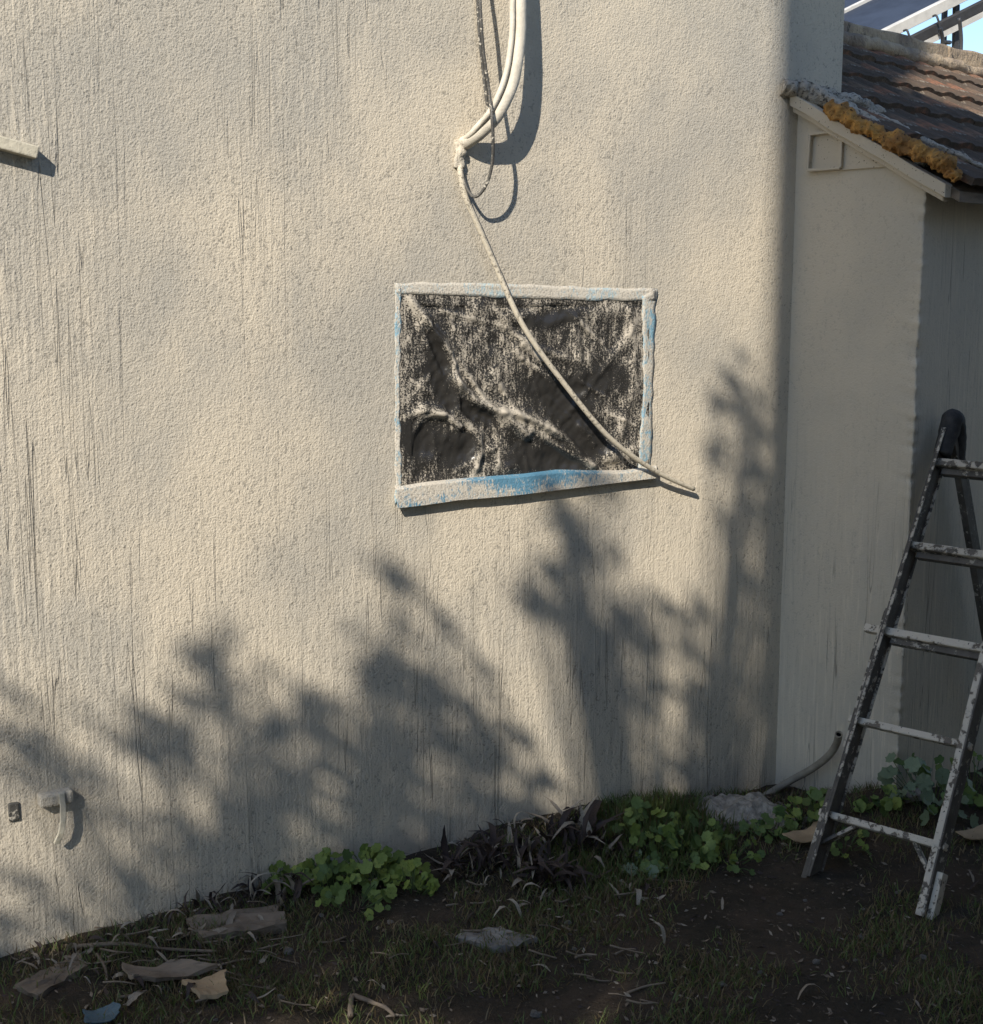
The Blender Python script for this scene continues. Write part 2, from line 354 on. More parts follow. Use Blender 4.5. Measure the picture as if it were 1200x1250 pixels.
# gable panel and vent
def wing_poly(pts, d0, d1):
    m_ = len(pts); vs = [wingp(*p, d0) for p in pts] + [wingp(*p, d1) for p in pts]
    return MB().add(vs, [tuple(range(m_))[::-1], tuple(range(m_, 2 * m_))] + [(i, (i + 1) % m_, (i + 1) % m_ + m_, i + m_) for i in range(m_)])
wing_poly([(1027, 208), (1108, 202), (1026, 156)], -0.01, 0.013).build('gable_panel', M['fascia'], house, bevel=0.003)
vb = [(987, 208), (1027, 205), (1029, 159), (990, 164)]
wing_poly(vb, -0.01, 0.007).build('vent_plate', M['fascia'], house, bevel=0.002)
vent = MB()
def frame_strip(p, q, wd):
    a, c = wingp(*p, 0.016), wingp(*q, 0.016); vent.beam(a, c, Z if abs((c - a).z) < abs((c - a).dot(Wd)) else Wd, wd, 0.026)
for i in range(4): frame_strip(vb[i], vb[(i + 1) % 4], 0.012)
vent.build('vent_frame', M['fascia'], house, bevel=0.003)
# verge boards
def verge(n_, off, thick, zhi, zlo, w0, w1, mat, label=None):
    b = MB(); K = 24; vs = []
    for i in range(K + 1):
        w = w0 + (w1 - w0) * i / K; j = 0.004 * noise.noise(V((w * 9, off * 30, 0)))
        for (v, z) in ((-off, zlo), (-off - thick, zlo), (-off - thick, zhi), (-off, zhi)): vs.append(G(w, v + j, zroof(w) + z + j))
    fs = [(i * 4 + k, i * 4 + (k + 1) % 4, i * 4 + 4 + (k + 1) % 4, i * 4 + 4 + k) for i in range(K) for k in range(4)] + [(0, 1, 2, 3), tuple(4 * K + k for k in (3, 2, 1, 0))]
    o = b.add(vs, fs).build(n_, mat, house, bevel=0.003)
    return o
verge('verge_board', 0.0, 0.055, 0.0, -0.046, -0.005, _wb, M['fascia'])
verge('verge_trim', 0.0, 0.036, -0.044, -0.066, -0.002, _wb - .015, M['fascia'])
# roof deck
b = MB(); EW = W1 + .13
b.hexa([G(W1 - 1.38, -.01, zroof(W1 - 1.38) - .04), G(EW, -.01, zroof(EW) - .04), G(EW, 6.6, zroof(EW) - .04), G(W1 - 1.38, 6.6, zroof(W1 - 1.38) - .04),
        G(W1 - 1.38, -.01, zroof(W1 - 1.38) - .005), G(EW, -.01, zroof(EW) - .005), G(EW, 6.6, zroof(EW) - .005), G(W1 - 1.38, 6.6, zroof(W1 - 1.38) - .005)])
roof = b.build('roof', M['wood'], house)
# tiles: each a thin waved plate, course over course
SL = math.atan(SLOPE); TW, TL = 0.215, 0.40
def tile_mesh():
    me = bpy.data.meshes.new('tile'); vs = []; n_ = 12
    for s_ in (0, 1):
        for (a, dz) in ((0, 0), (1, 0)):
            for i in range(n_ + 1):
                t = i / n_; x = (t - .5) * (TW + .012); y = (a - .5) * TL
                h = 0.013 * max(0, math.sin(math.pi * min(1, t / 0.62))) ** 0.8 + (0.004 if t > .62 else 0) * math.sin(math.pi * (t - .62) / .38 if t > .62 else 0)
                vs.append((x, y, h + (0.026 if s_ else 0)))
    k = n_ + 1; fs = []
    for i in range(n_):
        fs += [(i, k + i, k + i + 1, i + 1), (2 * k + i, 2 * k + i + 1, 3 * k + i + 1, 3 * k + i), (i, i + 1, 2 * k + i + 1, 2 * k + i), (k + i, 3 * k + i, 3 * k + i + 1, k + i + 1)]
    fs += [(0, 2 * k, 3 * k, k), (n_, k + n_, 3 * k + n_, 2 * k + n_)]
    me.from_pydata(vs, [], fs); me.materials.append(M['tile']); return me
tm = tile_mesh()
ax_x = Vd; ax_y = (Wd * math.cos(SL) - Z * math.sin(SL)); ax_z = ax_x.cross(ax_y)
if ax_z.z < 0: ax_z = -ax_z
rows = 5; roffs = PW(roof)
for r in range(rows):
    wc = EW + 0.02 - (TL / 2 + r * 0.345) * math.cos(SL)
    for c in range(27):
        vc = 0.03 + TW * c + (TW / 2 if False else 0) + random.uniform(-.006, .006)
        p = G(wc, vc + TW / 2 - 0.02, zroof(wc)); q_ = p - P0
        if q_.dot(N) < -0.05 and q_.dot(U) < UR - 0.05: continue
        o = bpy.data.objects.new('tile', tm); COL.objects.link(o); o.parent = roof
        ti = 0.055 + random.uniform(-.018, .018)
        bx, by = ax_x, (ax_y * math.cos(ti) + ax_z * math.sin(ti)); bz = bx.cross(by)
        if bz.z < 0: bx = -bx; bz = bx.cross(by)
        mt = Matrix((bx, by, bz)).transposed().to_4x4(); p2 = p + ax_z * (0.012 + random.uniform(0, .006)) + ax_x * 0
        mt.translation = p2 - roffs
        o.matrix_local = mt @ Matrix.Rotation(random.uniform(-.025, .025), 4, 'Z')
# parapet along the top of the roof, in three cast lengths with a slot
par_w = W1 - 1.25
def ptop(px, py): return hit(px, py, G(par_w, 0, 0), Wd)
t0, t1 = ptop(1030, 25), ptop(1200, 65)
v0, v1 = (t0 - C0).dot(Vd), (t1 - C0).dot(Vd)
def zt(v): return t0.z + (t1.z - t0.z) * (v - v0) / (v1 - v0)
cuts = [0.4, 2.75, 4.05, 6.5]
for i in range(3):
    a, c = cuts[i] + .006, cuts[i + 1] - .006; b = MB(); K = 30; vs = []
    for j in range(K + 1):
        v = a + (c - a) * j / K
        for (dw, zz) in ((0.0, zroof(par_w) - .04), (0.0, zt(v)), (-.16, zt(v)), (-.16, zroof(par_w) - .04)):
            top = zz == zt(v); nn = 0.007 * noise.noise(V((v * 6, dw * 9, zz * 4)))
            vs.append(G(par_w + dw + nn, v, zz + (nn if top else 0)))
    b.add(vs, [(j * 4 + k, j * 4 + (k + 1) % 4, j * 4 + 4 + (k + 1) % 4, j * 4 + 4 + k) for j in range(K) for k in range(4)] + [(0, 1, 2, 3), tuple(4 * K + k for k in (3, 2, 1, 0))])
    b.build('parapet', M['parapet'], house, bevel=0.012)
# lumpy mortar fillet under the parapet, along the wall joint and down the verge
def lumps(path, rad, amp, freq, squash=None, n=14, seed=0):
    b = MB(); vs = []; m_ = len(path)
    for i, p in enumerate(path):
        d = (path[min(i + 1, m_ - 1)] - path[max(i - 1, 0)]).normalized(); a = d.cross(Z).normalized(); c = a.cross(d)
        rr = rad(i / (m_ - 1))
        for k in range(n):
            t = 2 * math.pi * k / n; o = a * math.cos(t) + c * math.sin(t) * (squash or 1)
            q = p + o * rr; e = noise.noise(q * freq + V((seed, 0, 0))) + .6 * noise.noise(q * freq * 2.6 + V((0, seed, 0))) + .35 * noise.noise(q * freq * 6)
            vs.append(q + o * e * amp)
    b.add(vs, [(i * n + k, i * n + (k + 1) % n, (i + 1) * n + (k + 1) % n, (i + 1) * n + k) for i in range(m_ - 1) for k in range(n)] + [tuple(range(n))[::-1], tuple(range((m_ - 1) * n, m_ * n))])
    return b
def dense(pts, k): return spline(pts, k)
b = lumps(dense([G(par_w + .03, v, zroof(par_w) + .05) for v in (0.4, 2.2, 4, 6.4)], 40), lambda t: 0.035, 0.016, 12, seed=2)
b.build('mortar_fillet', M['parapet'], house, smoothed=True)
b = lumps(dense([G(-.035, -.07, zroof(-.035) + .008), G(0.0, -.02, zroof(0) + .012), G(0.05, 0.1, zroof(0.05) + .022), G(0.10, 0.25, zroof(0.10) + .03), G(0.13, 0.36, zroof(0.13) + .02)], 16), lambda t: 0.055, 0.024, 22, 0.6, seed=4)
tag(b.build('mortar_fillet', M['mortar'], house, smoothed=True), 'crumbly white mortar where the wing roof meets the tall wall')
b = lumps(dense([G(w, v, zroof(w) + .022) for (w, v) in ((0.0, 0.0), (0.1, .05), (0.22, .06), (0.34, .05), (0.42, .04), (.5, .05))], 14), lambda t: 0.072 * (1 - .45 * t), 0.03, 20, 0.55, seed=5)
tag(b.build('mortar_fillet', M['mortar'], house, smoothed=True), 'crumbly white mortar bedding along the roof verge')
b = lumps(dense([G(w, v, zroof(w) + .055) for (w, v) in ((.2, .16), (0.36, .2), (0.48, .26), (0.6, .36), (.68, .46))], 14), lambda t: 0.022, 0.014, 26, 0.6, seed=8)
b.build('mortar_fillet', M['mortar'], house, smoothed=True)
fp = [hit(px, py, C0 - Vd * 0.045, -Vd) for (px, py) in ((1010, 130), (1035, 145), (1062, 158), (1085, 172), (1105, 178), (1125, 187), (1145, 195), (1160, 204), (1170, 219))]
b = lumps(dense(fp, 18), lambda t: 0.015 + 0.023 * math.sin(math.pi * (t * .8 + .1)) ** .7 * (0.75 + .3 * math.sin(t * 17)), 0.021, 26, 0.9, n=28, seed=6)
tag(b.build('foam_bead', M['foam'], house, smoothed=True), 'bulging orange expanding foam along the roof verge')
# flat roof slab behind the parapet
MB().hexa([G(-4.5, .2, 2.7), G(-.965, .2, 2.7), G(-.965, 6.5, 2.7), G(-4.5, 6.5, 2.7), G(-4.5, .2, 2.9), G(-.965, .2, 2.9), G(-.965, 6.5, 2.9), G(-4.5, 6.5, 2.9)]).build('flat_roof', M['parapet'], house)
b = MB(); pr = [(-.955, .2), (-4.48, .2), (-4.48, 6.48), (-.955, 6.48)]
for i in range(3): b.add([G(*pr[i], -.45), G(*pr[i + 1], -.45), G(*pr[i + 1], 2.71), G(*pr[i], 2.71)], [(0, 1, 2, 3)])
b.build('rear_wall', M['stucco_wing'], house)

# ================================================================ solar collector on the flat roof
O = CAM + ray(1094, 44) * 9.6
a = V((.80, .24, .40)).normalized(); bb = V((-.24, .80, .22)).normalized(); nn = a.cross(bb)
if nn.z < 0: nn = -nn
O = O - a * 0.45
base = V((O.x, O.y, 2.9))
sol = empty('solar_panel', base, 'dark blue solar collector in a white frame on the flat roof', 'solar panel')
LA, LB = 2.1, 1.55
MB().box(O + a * .05 + bb * .05 + nn * .01, a * (LA - .1), bb * (LB - .1), nn * .05).build('collector', M['panel'], sol)
fr = MB()
fr.box(O, a * LA, bb * .05, nn * .075); fr.box(O + bb * (LB - .04), a * LA, bb * .04, nn * .065)
fr.box(O + bb * .05, a * .05, bb * (LB - .09), nn * .072); fr.box(O + bb * .05 + a * (LA - .05), a * .05, bb * (LB - .09), nn * .072)
fr.box(O + bb * .8 + a * .06, a * (LA - .12), bb * .035, nn * .085)
fr.build('frame', M['white_metal'], sol, bevel=0.004)
MB().beam(O - nn * .07 - a * .1 - bb * .03, O - nn * .07 + a * (LA + .3) - bb * .03, nn, .06, .05).build('rail', M['dark_metal'], sol)
MB().beam(O - nn * .125 - a * .1 - bb * .03, O - nn * .125 + a * (LA + .3) - bb * .03, nn, .04, .05).build('rail', M['white_metal'], sol)
for t in (0.25, 1.0, 1.9):
    for s_ in (.05, 1.45):
        p = O + a * t + bb * s_ - nn * .14
        MB().beam(V((p.x, p.y, 2.89)), p + nn * .13, a, .035, .035).build('post', M['dark_metal'], sol)
for t in (.5, .75):
    p = O + a * t - bb * .03; MB().tube(spline([p + nn * .02, p + nn * .02 - bb * .05, p - nn * .10 - bb * .06, p - nn * .1], 4), .008, 6).build('clip', M['dark_metal'], sol, smoothed=True)
for i, (p_, tw_) in enumerate((((1150, 60), (1148, 34)), ((1172, 68), (1171, 22)))):
    q = hit(p_[0], p_[1] + 8, G(-.9, 0, 0), Wd); t = hit(*tw_, G(-.9, 0, 0), Wd)
    o = empty('rebar_stub', q, ('short kinked rusty rod standing in the roof parapet', 'tall thin rusty rod standing in the roof parapet')[i], 'rod')
    mid = q.lerp(t, .5) + Vd * .02
    MB().tube(spline([q - Z * .05, mid, t], 5), .011, 6).build('rod', M['dark_metal'], o, smoothed=True)
    if i == 0: MB().tube([mid, mid + Vd * .09 + Z * .01], .012, 6).build('hook', M['dark_metal'], o, smoothed=True)

# ================================================================ plastic sheet over the window
def P2(px, py): return uz(px, py)
cor = {k: P2(*p) for k, p in dict(tl=(486, 352), tr=(792, 358), br=(792, 582), bl=(486, 600)).items()}
folds = [  # pixel polyline, height, width, paint
    ([(498, 362), (522, 395), (548, 430), (556, 465), (580, 490), (612, 505), (640, 530)], .030, 5.5, .8),
    ([(556, 465), (560, 505), (585, 530), (580, 570)], .018, 5.5, .6),
    ([(612, 500), (650, 512), (690, 535), (722, 568)], .026, 5.5, .8),
    ([(488, 510), (520, 500), (545, 508), (560, 520)], .022, 5.5, .8),
    ([(650, 400), (625, 440), (600, 470)], .012, 9, .25), ([(770, 380), (775, 470), (745, 560)], .016, 7, .4),
    ([(580, 380), (660, 392), (760, 378)], .012, 10, .25), ([(700, 390), (708, 440)], .01, 6, .2), ([(520, 560), (600, 575), (650, 570)], .008, 12, .1), ([(735, 560), (790, 545)], .012, 10, .5),
    ([(500, 370), (530, 440), (556, 500)], .010, 4, .5), ([(560, 440), (600, 500), (615, 520)], .008, 3, .5), ([(610, 470), (640, 520), (725, 570)], .012, 4, .7), ([(700, 500), (760, 420), (785, 380)], .008, 4, .4), ([(500, 540), (515, 510), (540, 505)], .010, 4, .6), ([(600, 372), (640, 420), (700, 440)], .008, 4, .4), ([(540, 380), (620, 400)], .006, 3, .4), ([(530, 530), (532, 580)], .004, 3, .4), ([(570, 520), (590, 545), (575, 590)], .006, 3, .6), ([(600, 515), (612, 545), (605, 575)], .005, 3, .5)]
darks = [([(535, 450), (552, 495)], 12), ([(500, 535), (565, 548)], 22), ([(640, 560), (690, 560)], 24), ([(660, 470), (700, 510), (730, 545)], 20), ([(530, 405), (535, 440)], 10), ([(690, 480), (740, 460)], 18), ([(575, 500), (595, 510)], 12), ([(640, 395), (700, 385)], 9)]
def segd(p, a, c):
    ax, ay = a; cx, cy = c; dx, dy = cx - ax, cy - ay; L = dx * dx + dy * dy
    t = max(0, min(1, ((p[0] - ax) * dx + (p[1] - ay) * dy) / L)); return math.hypot(p[0] - ax - t * dx, p[1] - ay - t * dy)
rf = random.Random(4)
for i in range(34):
    x, y = rf.uniform(488, 760), rf.uniform(362, 560); a = rf.choice((R(55), R(55), R(35), R(80), R(140))) + rf.uniform(-.2, .2); l = rf.uniform(18, 60)
    folds.append(([(x, y), (x + l * .5 * math.cos(a) + rf.uniform(-4, 4), y + l * .5 * math.sin(a)), (x + l * math.cos(a), y + l * math.sin(a))], rf.uniform(.003, .007), rf.uniform(2.2, 3.5), rf.uniform(.25, .6)))
NX, NY = 190, 140; vs = []; paint = []
for j in range(NY + 1):
    for i in range(NX + 1):
        s_, t = i / NX, j / NY
        px = 486 + 306 * s_; py = (352 + 6 * s_) * (1 - t) + (600 - 18 * s_) * t
        u_, z_ = uz(px, py); h = 0; pa = 0.55 + .22 * noise.noise(V((px / 42, py / 42, 4))) + .35 * noise.noise(V((px / 11, py / 16, 8)))
        for pl, hh, wd, pt in folds:
            d = min(segd((px, py), pl[k], pl[k + 1]) for k in range(len(pl) - 1)); g = math.exp(-(d / wd) ** 2); h += hh * g; pa += pt * g * .6
        for pl, wd in darks:
            d = min(segd((px, py), pl[k], pl[k + 1]) for k in range(len(pl) - 1)); g = math.exp(-(d / wd) ** 2); pa -= .8 * g; h -= .006 * g
        ed = min(s_, 1 - s_, t, 1 - t)
        h += .012 * noise.noise(V((px / 60, py / 60, 1))) + .007 * noise.noise(V((px / 18, py / 22, 2))) + .004 * noise.noise(V((px / 7 + py / 20, py / 13, 6)))
        pa += .25 * (1 - smooth(0, .06, ed))
        k = smooth(0, .10, ed)
        off_ = .002 + k * .002 + k * (.004 + h * .85) - .012 * k
        if not (ow0 + .012 < u_ < ow1 - .012 and oz0 + .012 < z_ < oz1 - .012): off_ = max(off_, .002)
        vs.append(WP(u_, off_, z_)); paint.append(max(-.4, min(1.3, pa)))
fs = [(j * (NX + 1) + i, j * (NX + 1) + i + 1, (j + 1) * (NX + 1) + i + 1, (j + 1) * (NX + 1) + i) for j in range(NY) for i in range(NX)]
sheet = empty('plastic_sheet', wallp(640, 600), 'crumpled black plastic sheet taped over the window, speckled with cream spray', 'plastic sheet')
o = MB().add(vs, fs).build('sheet', M['plastic'], sheet, smoothed=True)
at = o.data.attributes.new('paint', 'FLOAT', 'POINT'); at.data.foreach_set('value', paint)
sd = o.modifiers.new('thick', 'SOLIDIFY'); sd.thickness = .0012
def strip(name, top, bot, d0, d1, mat, label=None, seed=0, wav=2.2):
    K = 60; vs = []
    def at_(pl, t):
        x = t * (len(pl) - 1); i = min(int(x), len(pl) - 2); f_ = x - i; return pl[i][0] + (pl[i + 1][0] - pl[i][0]) * f_, pl[i][1] + (pl[i + 1][1] - pl[i][1]) * f_
    for i in range(K + 1):
        t = i / K; a0 = at_(top, t); c0 = at_(bot, t); e = wav * noise.noise(V((t * 14, seed, 0))); e2 = wav * noise.noise(V((t * 14, seed, 5)))
        hor = abs(top[-1][0] - top[0][0]) > abs(top[-1][1] - top[0][1])
        for q in range(5):
            f_ = q / 4; x = a0[0] + (c0[0] - a0[0]) * f_ + (0 if hor else (e * (1 - f_) + e2 * f_)); y = a0[1] + (c0[1] - a0[1]) * f_ + ((e * (1 - f_) + e2 * f_) if hor else 0)
            u_, z_ = uz(x, y); vs.append(WP(u_, d0 + (d1 - d0) * f_ + .0022 * noise.noise(V((x / 16, y / 16, seed))), z_))
    o = MB().add(vs, [(i * 5 + q, i * 5 + q + 1, i * 5 + 6 + q, i * 5 + 5 + q) for i in range(K) for q in range(4)]).build(name, mat, sheet, smoothed=True)
    s_ = o.modifiers.new('thick', 'SOLIDIFY'); s_.thickness = .0006
    return tag(o, label)
strip('tape', [(481, 345), (560, 345), (640, 347), (720, 351), (800, 352)], [(484, 358), (560, 361), (640, 364), (720, 367), (800, 367)], .0015, .004, M['tape_top'], 'whitened tape along the top edge', 1)
strip('tape', [(482, 347), (482, 480), (482, 617)], [(489, 352), (487, 480), (490, 606)], .0015, .004, M['tape_side'], None, 2)
strip('tape', [(783, 362), (785, 470), (777, 585)], [(802, 352), (797, 470), (795, 588)], .004, .0015, M['tape_side'], 'pale blue tape down the edge nearest the roofed wing', 3)
K = 50; vs = []
topl = [(484, 594), (520, 588), (560, 584), (600, 581), (640, 578), (680, 573), (720, 574), (760, 574), (802, 568)]
botl = [(485, 621), (520, 617), (560, 611), (600, 608), (640, 604), (680, 599), (720, 594), (760, 589), (802, 584)]
def pol(pl, t):
    x = t * (len(pl) - 1); i = min(int(x), len(pl) - 2); f_ = x - i; return pl[i][0] + (pl[i + 1][0] - pl[i][0]) * f_, pl[i][1] + (pl[i + 1][1] - pl[i][1]) * f_
for i in range(K + 1):
    t = i / K; p, q = pol(topl, t), pol(botl, t); e = .003 * noise.noise(V((t * 12, 1, 1)))
    A1 = wallp(*p, .012 + e); A2 = wallp(p[0], p[1] + 4, .030 + e); B2 = wallp(*q, .033 - e); B1 = wallp(*q, 0.0) + Z * .012
    vs += [A1, A2, B2, B1, wallp(*p, -.02)]
fs = [(i * 5 + k, i * 5 + (k + 1) % 5, i * 5 + 5 + (k + 1) % 5, i * 5 + 5 + k) for i in range(K) for k in range(5)] + [(4, 3, 2, 1, 0), tuple(5 * K + k for k in range(5))]
sill = MB().add(vs, fs).build('taped_sill', M['tape_sill'], sheet, bevel=.002)
bl = sill.data.attributes.new('blue', 'FLOAT', 'POINT')
bl.data.foreach_set('value', [math.exp(-((i / K - .52) / .25) ** 2) * (1.0, 1.0, .12, .0, 1.0)[k] for i in range(K + 1) for k in range(5)])
tag(sill, 'bright blue tape over the projecting sill, half covered in cream paint')

# ================================================================ cables and fittings on the wall
def wtube(name, pts, r, mat, label, cat, k=8, n=10, jit=.06, parent=None, cap=True):
    path = spline([wallp(x, y, d) for x, y, d in pts], k)
    if isinstance(r, (list, tuple)): rr = [r[0] + (r[1] - r[0]) * i / (len(path) - 1) for i in range(len(path))]
    else: rr = r
    b = MB().tube(path, rr, n, cap, 0, jit)
    if parent is not None: return b.build(name, mat, parent, smoothed=True)
    return tag(b.build(name, mat, smoothed=True, origin=path[-1]), label, cat)
cond = empty('conduit', wallp(566, 178), 'thick cream conduit bending down into a hole in the wall', 'conduit')
wtube('main_pipe', [(629, -170, .0), (633, -90, .05), (634, 0, .075), (633, 50, .085), (625, 100, .095), (608, 138, .09), (590, 158, .06), (575, 170, .03), (562, 178, -.02)], .0225, M['conduit'], '', '', parent=cond, n=14)
wtube('side_pipe', [(621, -170, .0), (625, -90, .05), (625.5, 0, .085), (624, 50, .095), (616, 96, .105), (600, 133, .10), (584, 153, .07), (572, 166, .04), (561, 174, -.02)], .0095, M['conduit'], '', '', parent=cond)
wtube('cable', [(586, -160, 0), (585, -60, .05), (586, 0, .09), (590, 60, .10), (597, 110, .105), (601, 150, .125), (602, 180, .12), (600, 205, .105), (593, 227, .085), (581, 240, .06), (571, 232, .035), (565, 214, .012), (562, 200, -.01)], .0052, M['cable_dark'], 'thin grey speckled cable looping into the wall beside the conduit', 'cable')
wtube('cable', [(583, -160, 0), (582, -60, .008), (583, 0, .010), (585, 40, .012), (590, 90, .014), (595, 130, .012), (600, 160, -.005)], .0050, M['cable_dark'], 'thin dark cable lying flat on the wall behind the conduit', 'cable')
wtube('cable', [(562, 186, -.01), (562, 210, .014), (568, 240, .02), (582, 272, .022), (605, 325, .026), (640, 400, .05), (690, 470, .065), (745, 535, .068), (800, 575, .05), (847, 597, .03)], (.0105, .0085), M['cable_cream'], 'cream painted cable hanging from the wall across the covered window', 'cable', k=10)
# plaster blob where the cables enter
b = lumps(dense([wallp(561, 172, .0), wallp(561, 186, .004), wallp(560, 205, .002)], 8), lambda t: .018, .009, 45, seed=12)
tag(b.build('plaster_patch', M['stucco'], smoothed=True, origin=wallp(561, 205)), 'rough plaster blob round the hole where the cables enter the wall', 'plaster')
# battens at the upper left
p, q = wallp(-60, 158, .02), wallp(45, 187, .02)
b = MB().beam(p, q, Z, .034, .045); o = b.build('batten', M['batten'], bevel=.004, origin=q); tag(o, 'cream painted batten end sticking out of the sunlit wall', 'batten')
# drain spout with hanging strap, and a dark box for a hole, at the lower left
sp = empty('wall_spout', wallp(64, 978), 'small plastered spout with a hanging strap low on the wall', 'spout')
b = MB(); b.box(wallp(44, 981, -.02), U * .098, N * .055, Z * .040); b.build('spout_body', M['stucco'], sp, bevel=.008)
path = [wallp(x, y, d) for x, y, d in ((75, 968, .035), (77, 985, .04), (77, 1003, .042), (74, 1018, .04), (69, 1029, .03))]
sb = MB()
for i in range(4): sb.beam(path[i], path[i + 1] + (path[i + 1] - path[i]) * .05, U, .017, .010)
sb.build('strap', M['batten'], sp, bevel=.002)
b = MB().box(wallp(9, 1000, -.02), U * .030, N * .028, Z * .056); tag(b.build('hole_box', M['cable_dark'], bevel=.004, origin=wallp(12, 992)), 'small dark box standing in for a hole in the wall beside the plastered spout', 'wall_hole')  # dark box added where the wall has a shadowed hole

# hollow hose at the foot of the wing
hp = spline([wallp(905, 990, .05), wallp(922, 979, .06), wallp(940, 968, .07)] + [wingp(x, y, d) for x, y, d in ((965, 953, .06), (992, 938, .065), (1012, 922, .075), (1021, 908, .095), (1024, 896, .135))], 8)
b = MB().tube(hp, .0145, 14, False).tube(hp[10:][::-1], .0095, 14, False)
n1 = len(hp) * 14
b.add([], []); last = (len(hp) - 1) * 14
b.f += [(last + k, last + (k + 1) % 14, n1 + (14 - k - 1) % 14, n1 + (14 - k) % 14) for k in range(14)]; b.m += [0] * 14
b = MB().tube(hp, .0145, 14, False)
d_ = (hp[-1] - hp[-2]).normalized(); a_ = d_.orthogonal().normalized(); c_ = d_.cross(a_); L0 = (len(hp) - 1) * 14
inner = [hp[-1] + (a_ * math.cos(2 * math.pi * k / 14) + c_ * math.sin(2 * math.pi * k / 14)) * .010 for k in range(14)]
hose = tag(b.build('hose', M['hose'], smoothed=True, origin=hp[0]), 'stiff grey hose curving up from the rubble beside the wing wall', 'hose')
s_ = hose.modifiers.new('thick', 'SOLIDIFY'); s_.thickness = .004; s_.offset = -1
MB().tube([hp[-1] - d_ * .03, hp[-1] - d_ * .012], .0105, 14).build('hollow', M['black'], hose)  # black plug in the mouth, colour standing in for the shaded inside

# ================================================================ step ladder
FL = gp(990, 1068); FL.z -= .01
T = hit(1157, 520, FL, Wd)                                   # top of left rail, in the plane of the left rails
lad = empty('step_ladder', FL, 'old paint-spattered step ladder standing beside the wing wall', 'ladder')
def onL(px, py): return hit(px, py, FL, Wd)
dirL = (T - FL); wB, wT = 0.415, 0.36
FRt = FL + Wd * wB; FRt.z = ground(FRt.x, FRt.y) - .01; TR = T + Wd * wT
def Lp(z): return FL + dirL * ((z - FL.z) / dirL.z)
def Rp(z): return FRt + (TR - FRt) * ((z - FRt.z) / (TR.z - FRt.z))
fo = dirL.normalized(); back = Wd.cross(fo).normalized()
if back.dot(Vd) < 0: back = -back                              # across the rail, into the ladder
def rail(p, q, name, mf, ms):
    # channel: web faces sideways, a flange at front and back
    d = (q - p); b = MB()
    return d
def channel(p, q, inw, mat_web, mat_fl, name, depth=.082, wd=.020, t=.006):
    d = (q - p).normalized(); bk = inw.cross(d).normalized()
    if bk.dot(Vd) < 0: bk = -bk
    b = MB(); L = q - p
    b.box(p - bk * depth / 2, L, inw * t, bk * depth, 0)
    b.box(p - bk * depth / 2 + inw * t, L, inw * (wd - t), bk * t, 1); b.box(p + bk * (depth / 2 - t) + inw * t, L, inw * (wd - t), bk * t, 1)
    return b.build(name, [mat_web, mat_fl], lad, bevel=.0015)
channel(FL + dirL * 0.0, FL + dirL * 0.985, Wd, M['ladder_dark'], M['ladder_mid'], 'front_rail', .085, .016)
channel(FRt, FRt + (TR - FRt) * .985, -Wd, M['ladder_dark'], M['ladder_light'], 'front_rail', .075, .028)
# sleeve clamped on the lower rail and splints at the feet
zs_ = [onL(1060, 905).z, onL(1090, 745).z]
b = MB().beam(Lp(zs_[0]) - Wd * .006, Lp(zs_[1]) - Wd * .006, back, .070, .010); b.build('splint', M['ladder_mid'], lad, bevel=.002)
b = MB().beam(FL - Wd * .014 - dirL.normalized() * .012, Lp(FL.z + .26) - Wd * .014, back, .045, .022); b.build('foot_splint', M['ladder_mid'], lad, bevel=.003)
b = MB().beam(FRt + Wd * .012 - Z * .01, Rp(FRt.z + .13) + Wd * .012, back, .045, .022); b.build('foot_splint', M['ladder_light'], lad, bevel=.003)
# rungs / treads
for i, (x, y, ext) in enumerate(((1143, 566, 0), (1117, 666, 0), (1092, 767, .075), (1066, 872, .03), (1037, 982, .035))):
    z = onL(x, y).z; p, q = Lp(z), Rp(z); w_ = (q - p).normalized()
    b = MB().beam(p - w_ * ext, q + w_ * .004, back, .050 if i < 2 else .036, .024 if i > 2 else .028)
    r = b.build('rung', M['ladder_mid'] if i < 2 else M['ladder_light'], lad, bevel=.004)
    if i < 3:
        MB().beam(p + w_ * .026 - Z * .030, q - w_ * .026 - Z * .030, back, .03, .022).build('rung_lip', M['ladder_dark'], r, bevel=.002)
# knee braces below the bottom rung
z5 = onL(1037, 982).z
MB().beam(Lp(FL.z + .10) + Wd * .0, Lp(z5) + Wd * .10 + Vd * .01 - Z * .015, back, .03, .012).build('brace', M['ladder_mid'], lad, bevel=.002)
MB().beam(Rp(FRt.z + .09), Rp(z5) - Wd * .10 - Z * .015, back, .03, .012).build('brace', M['ladder_mid'], lad, bevel=.002)
# rear legs
RB = onL(1200, 770); dr_ = (RB - T); RL = T + dr_ * 1.0
tt = 1.0
for i in range(80):
    RL = T + dr_ * tt
    if RL.z < ground(RL.x, RL.y): break
    tt += .05
for s_, wT_ in ((0.02, 0.02), (wB - .05, wT - .02)):
    MB().beam(T + Wd * wT_, RL + Wd * s_ - Z * .02, Wd, .026, .062).build('rear_leg', M['ladder_dark'], lad, bevel=.003)
for f_ in (.35, .62, .9):
    p = T.lerp(RL, f_); MB().beam(p + Wd * .02, p + Wd * (wB - .05), Z, .02, .035).build('rear_stretcher', M['ladder_dark'], lad, bevel=.003)
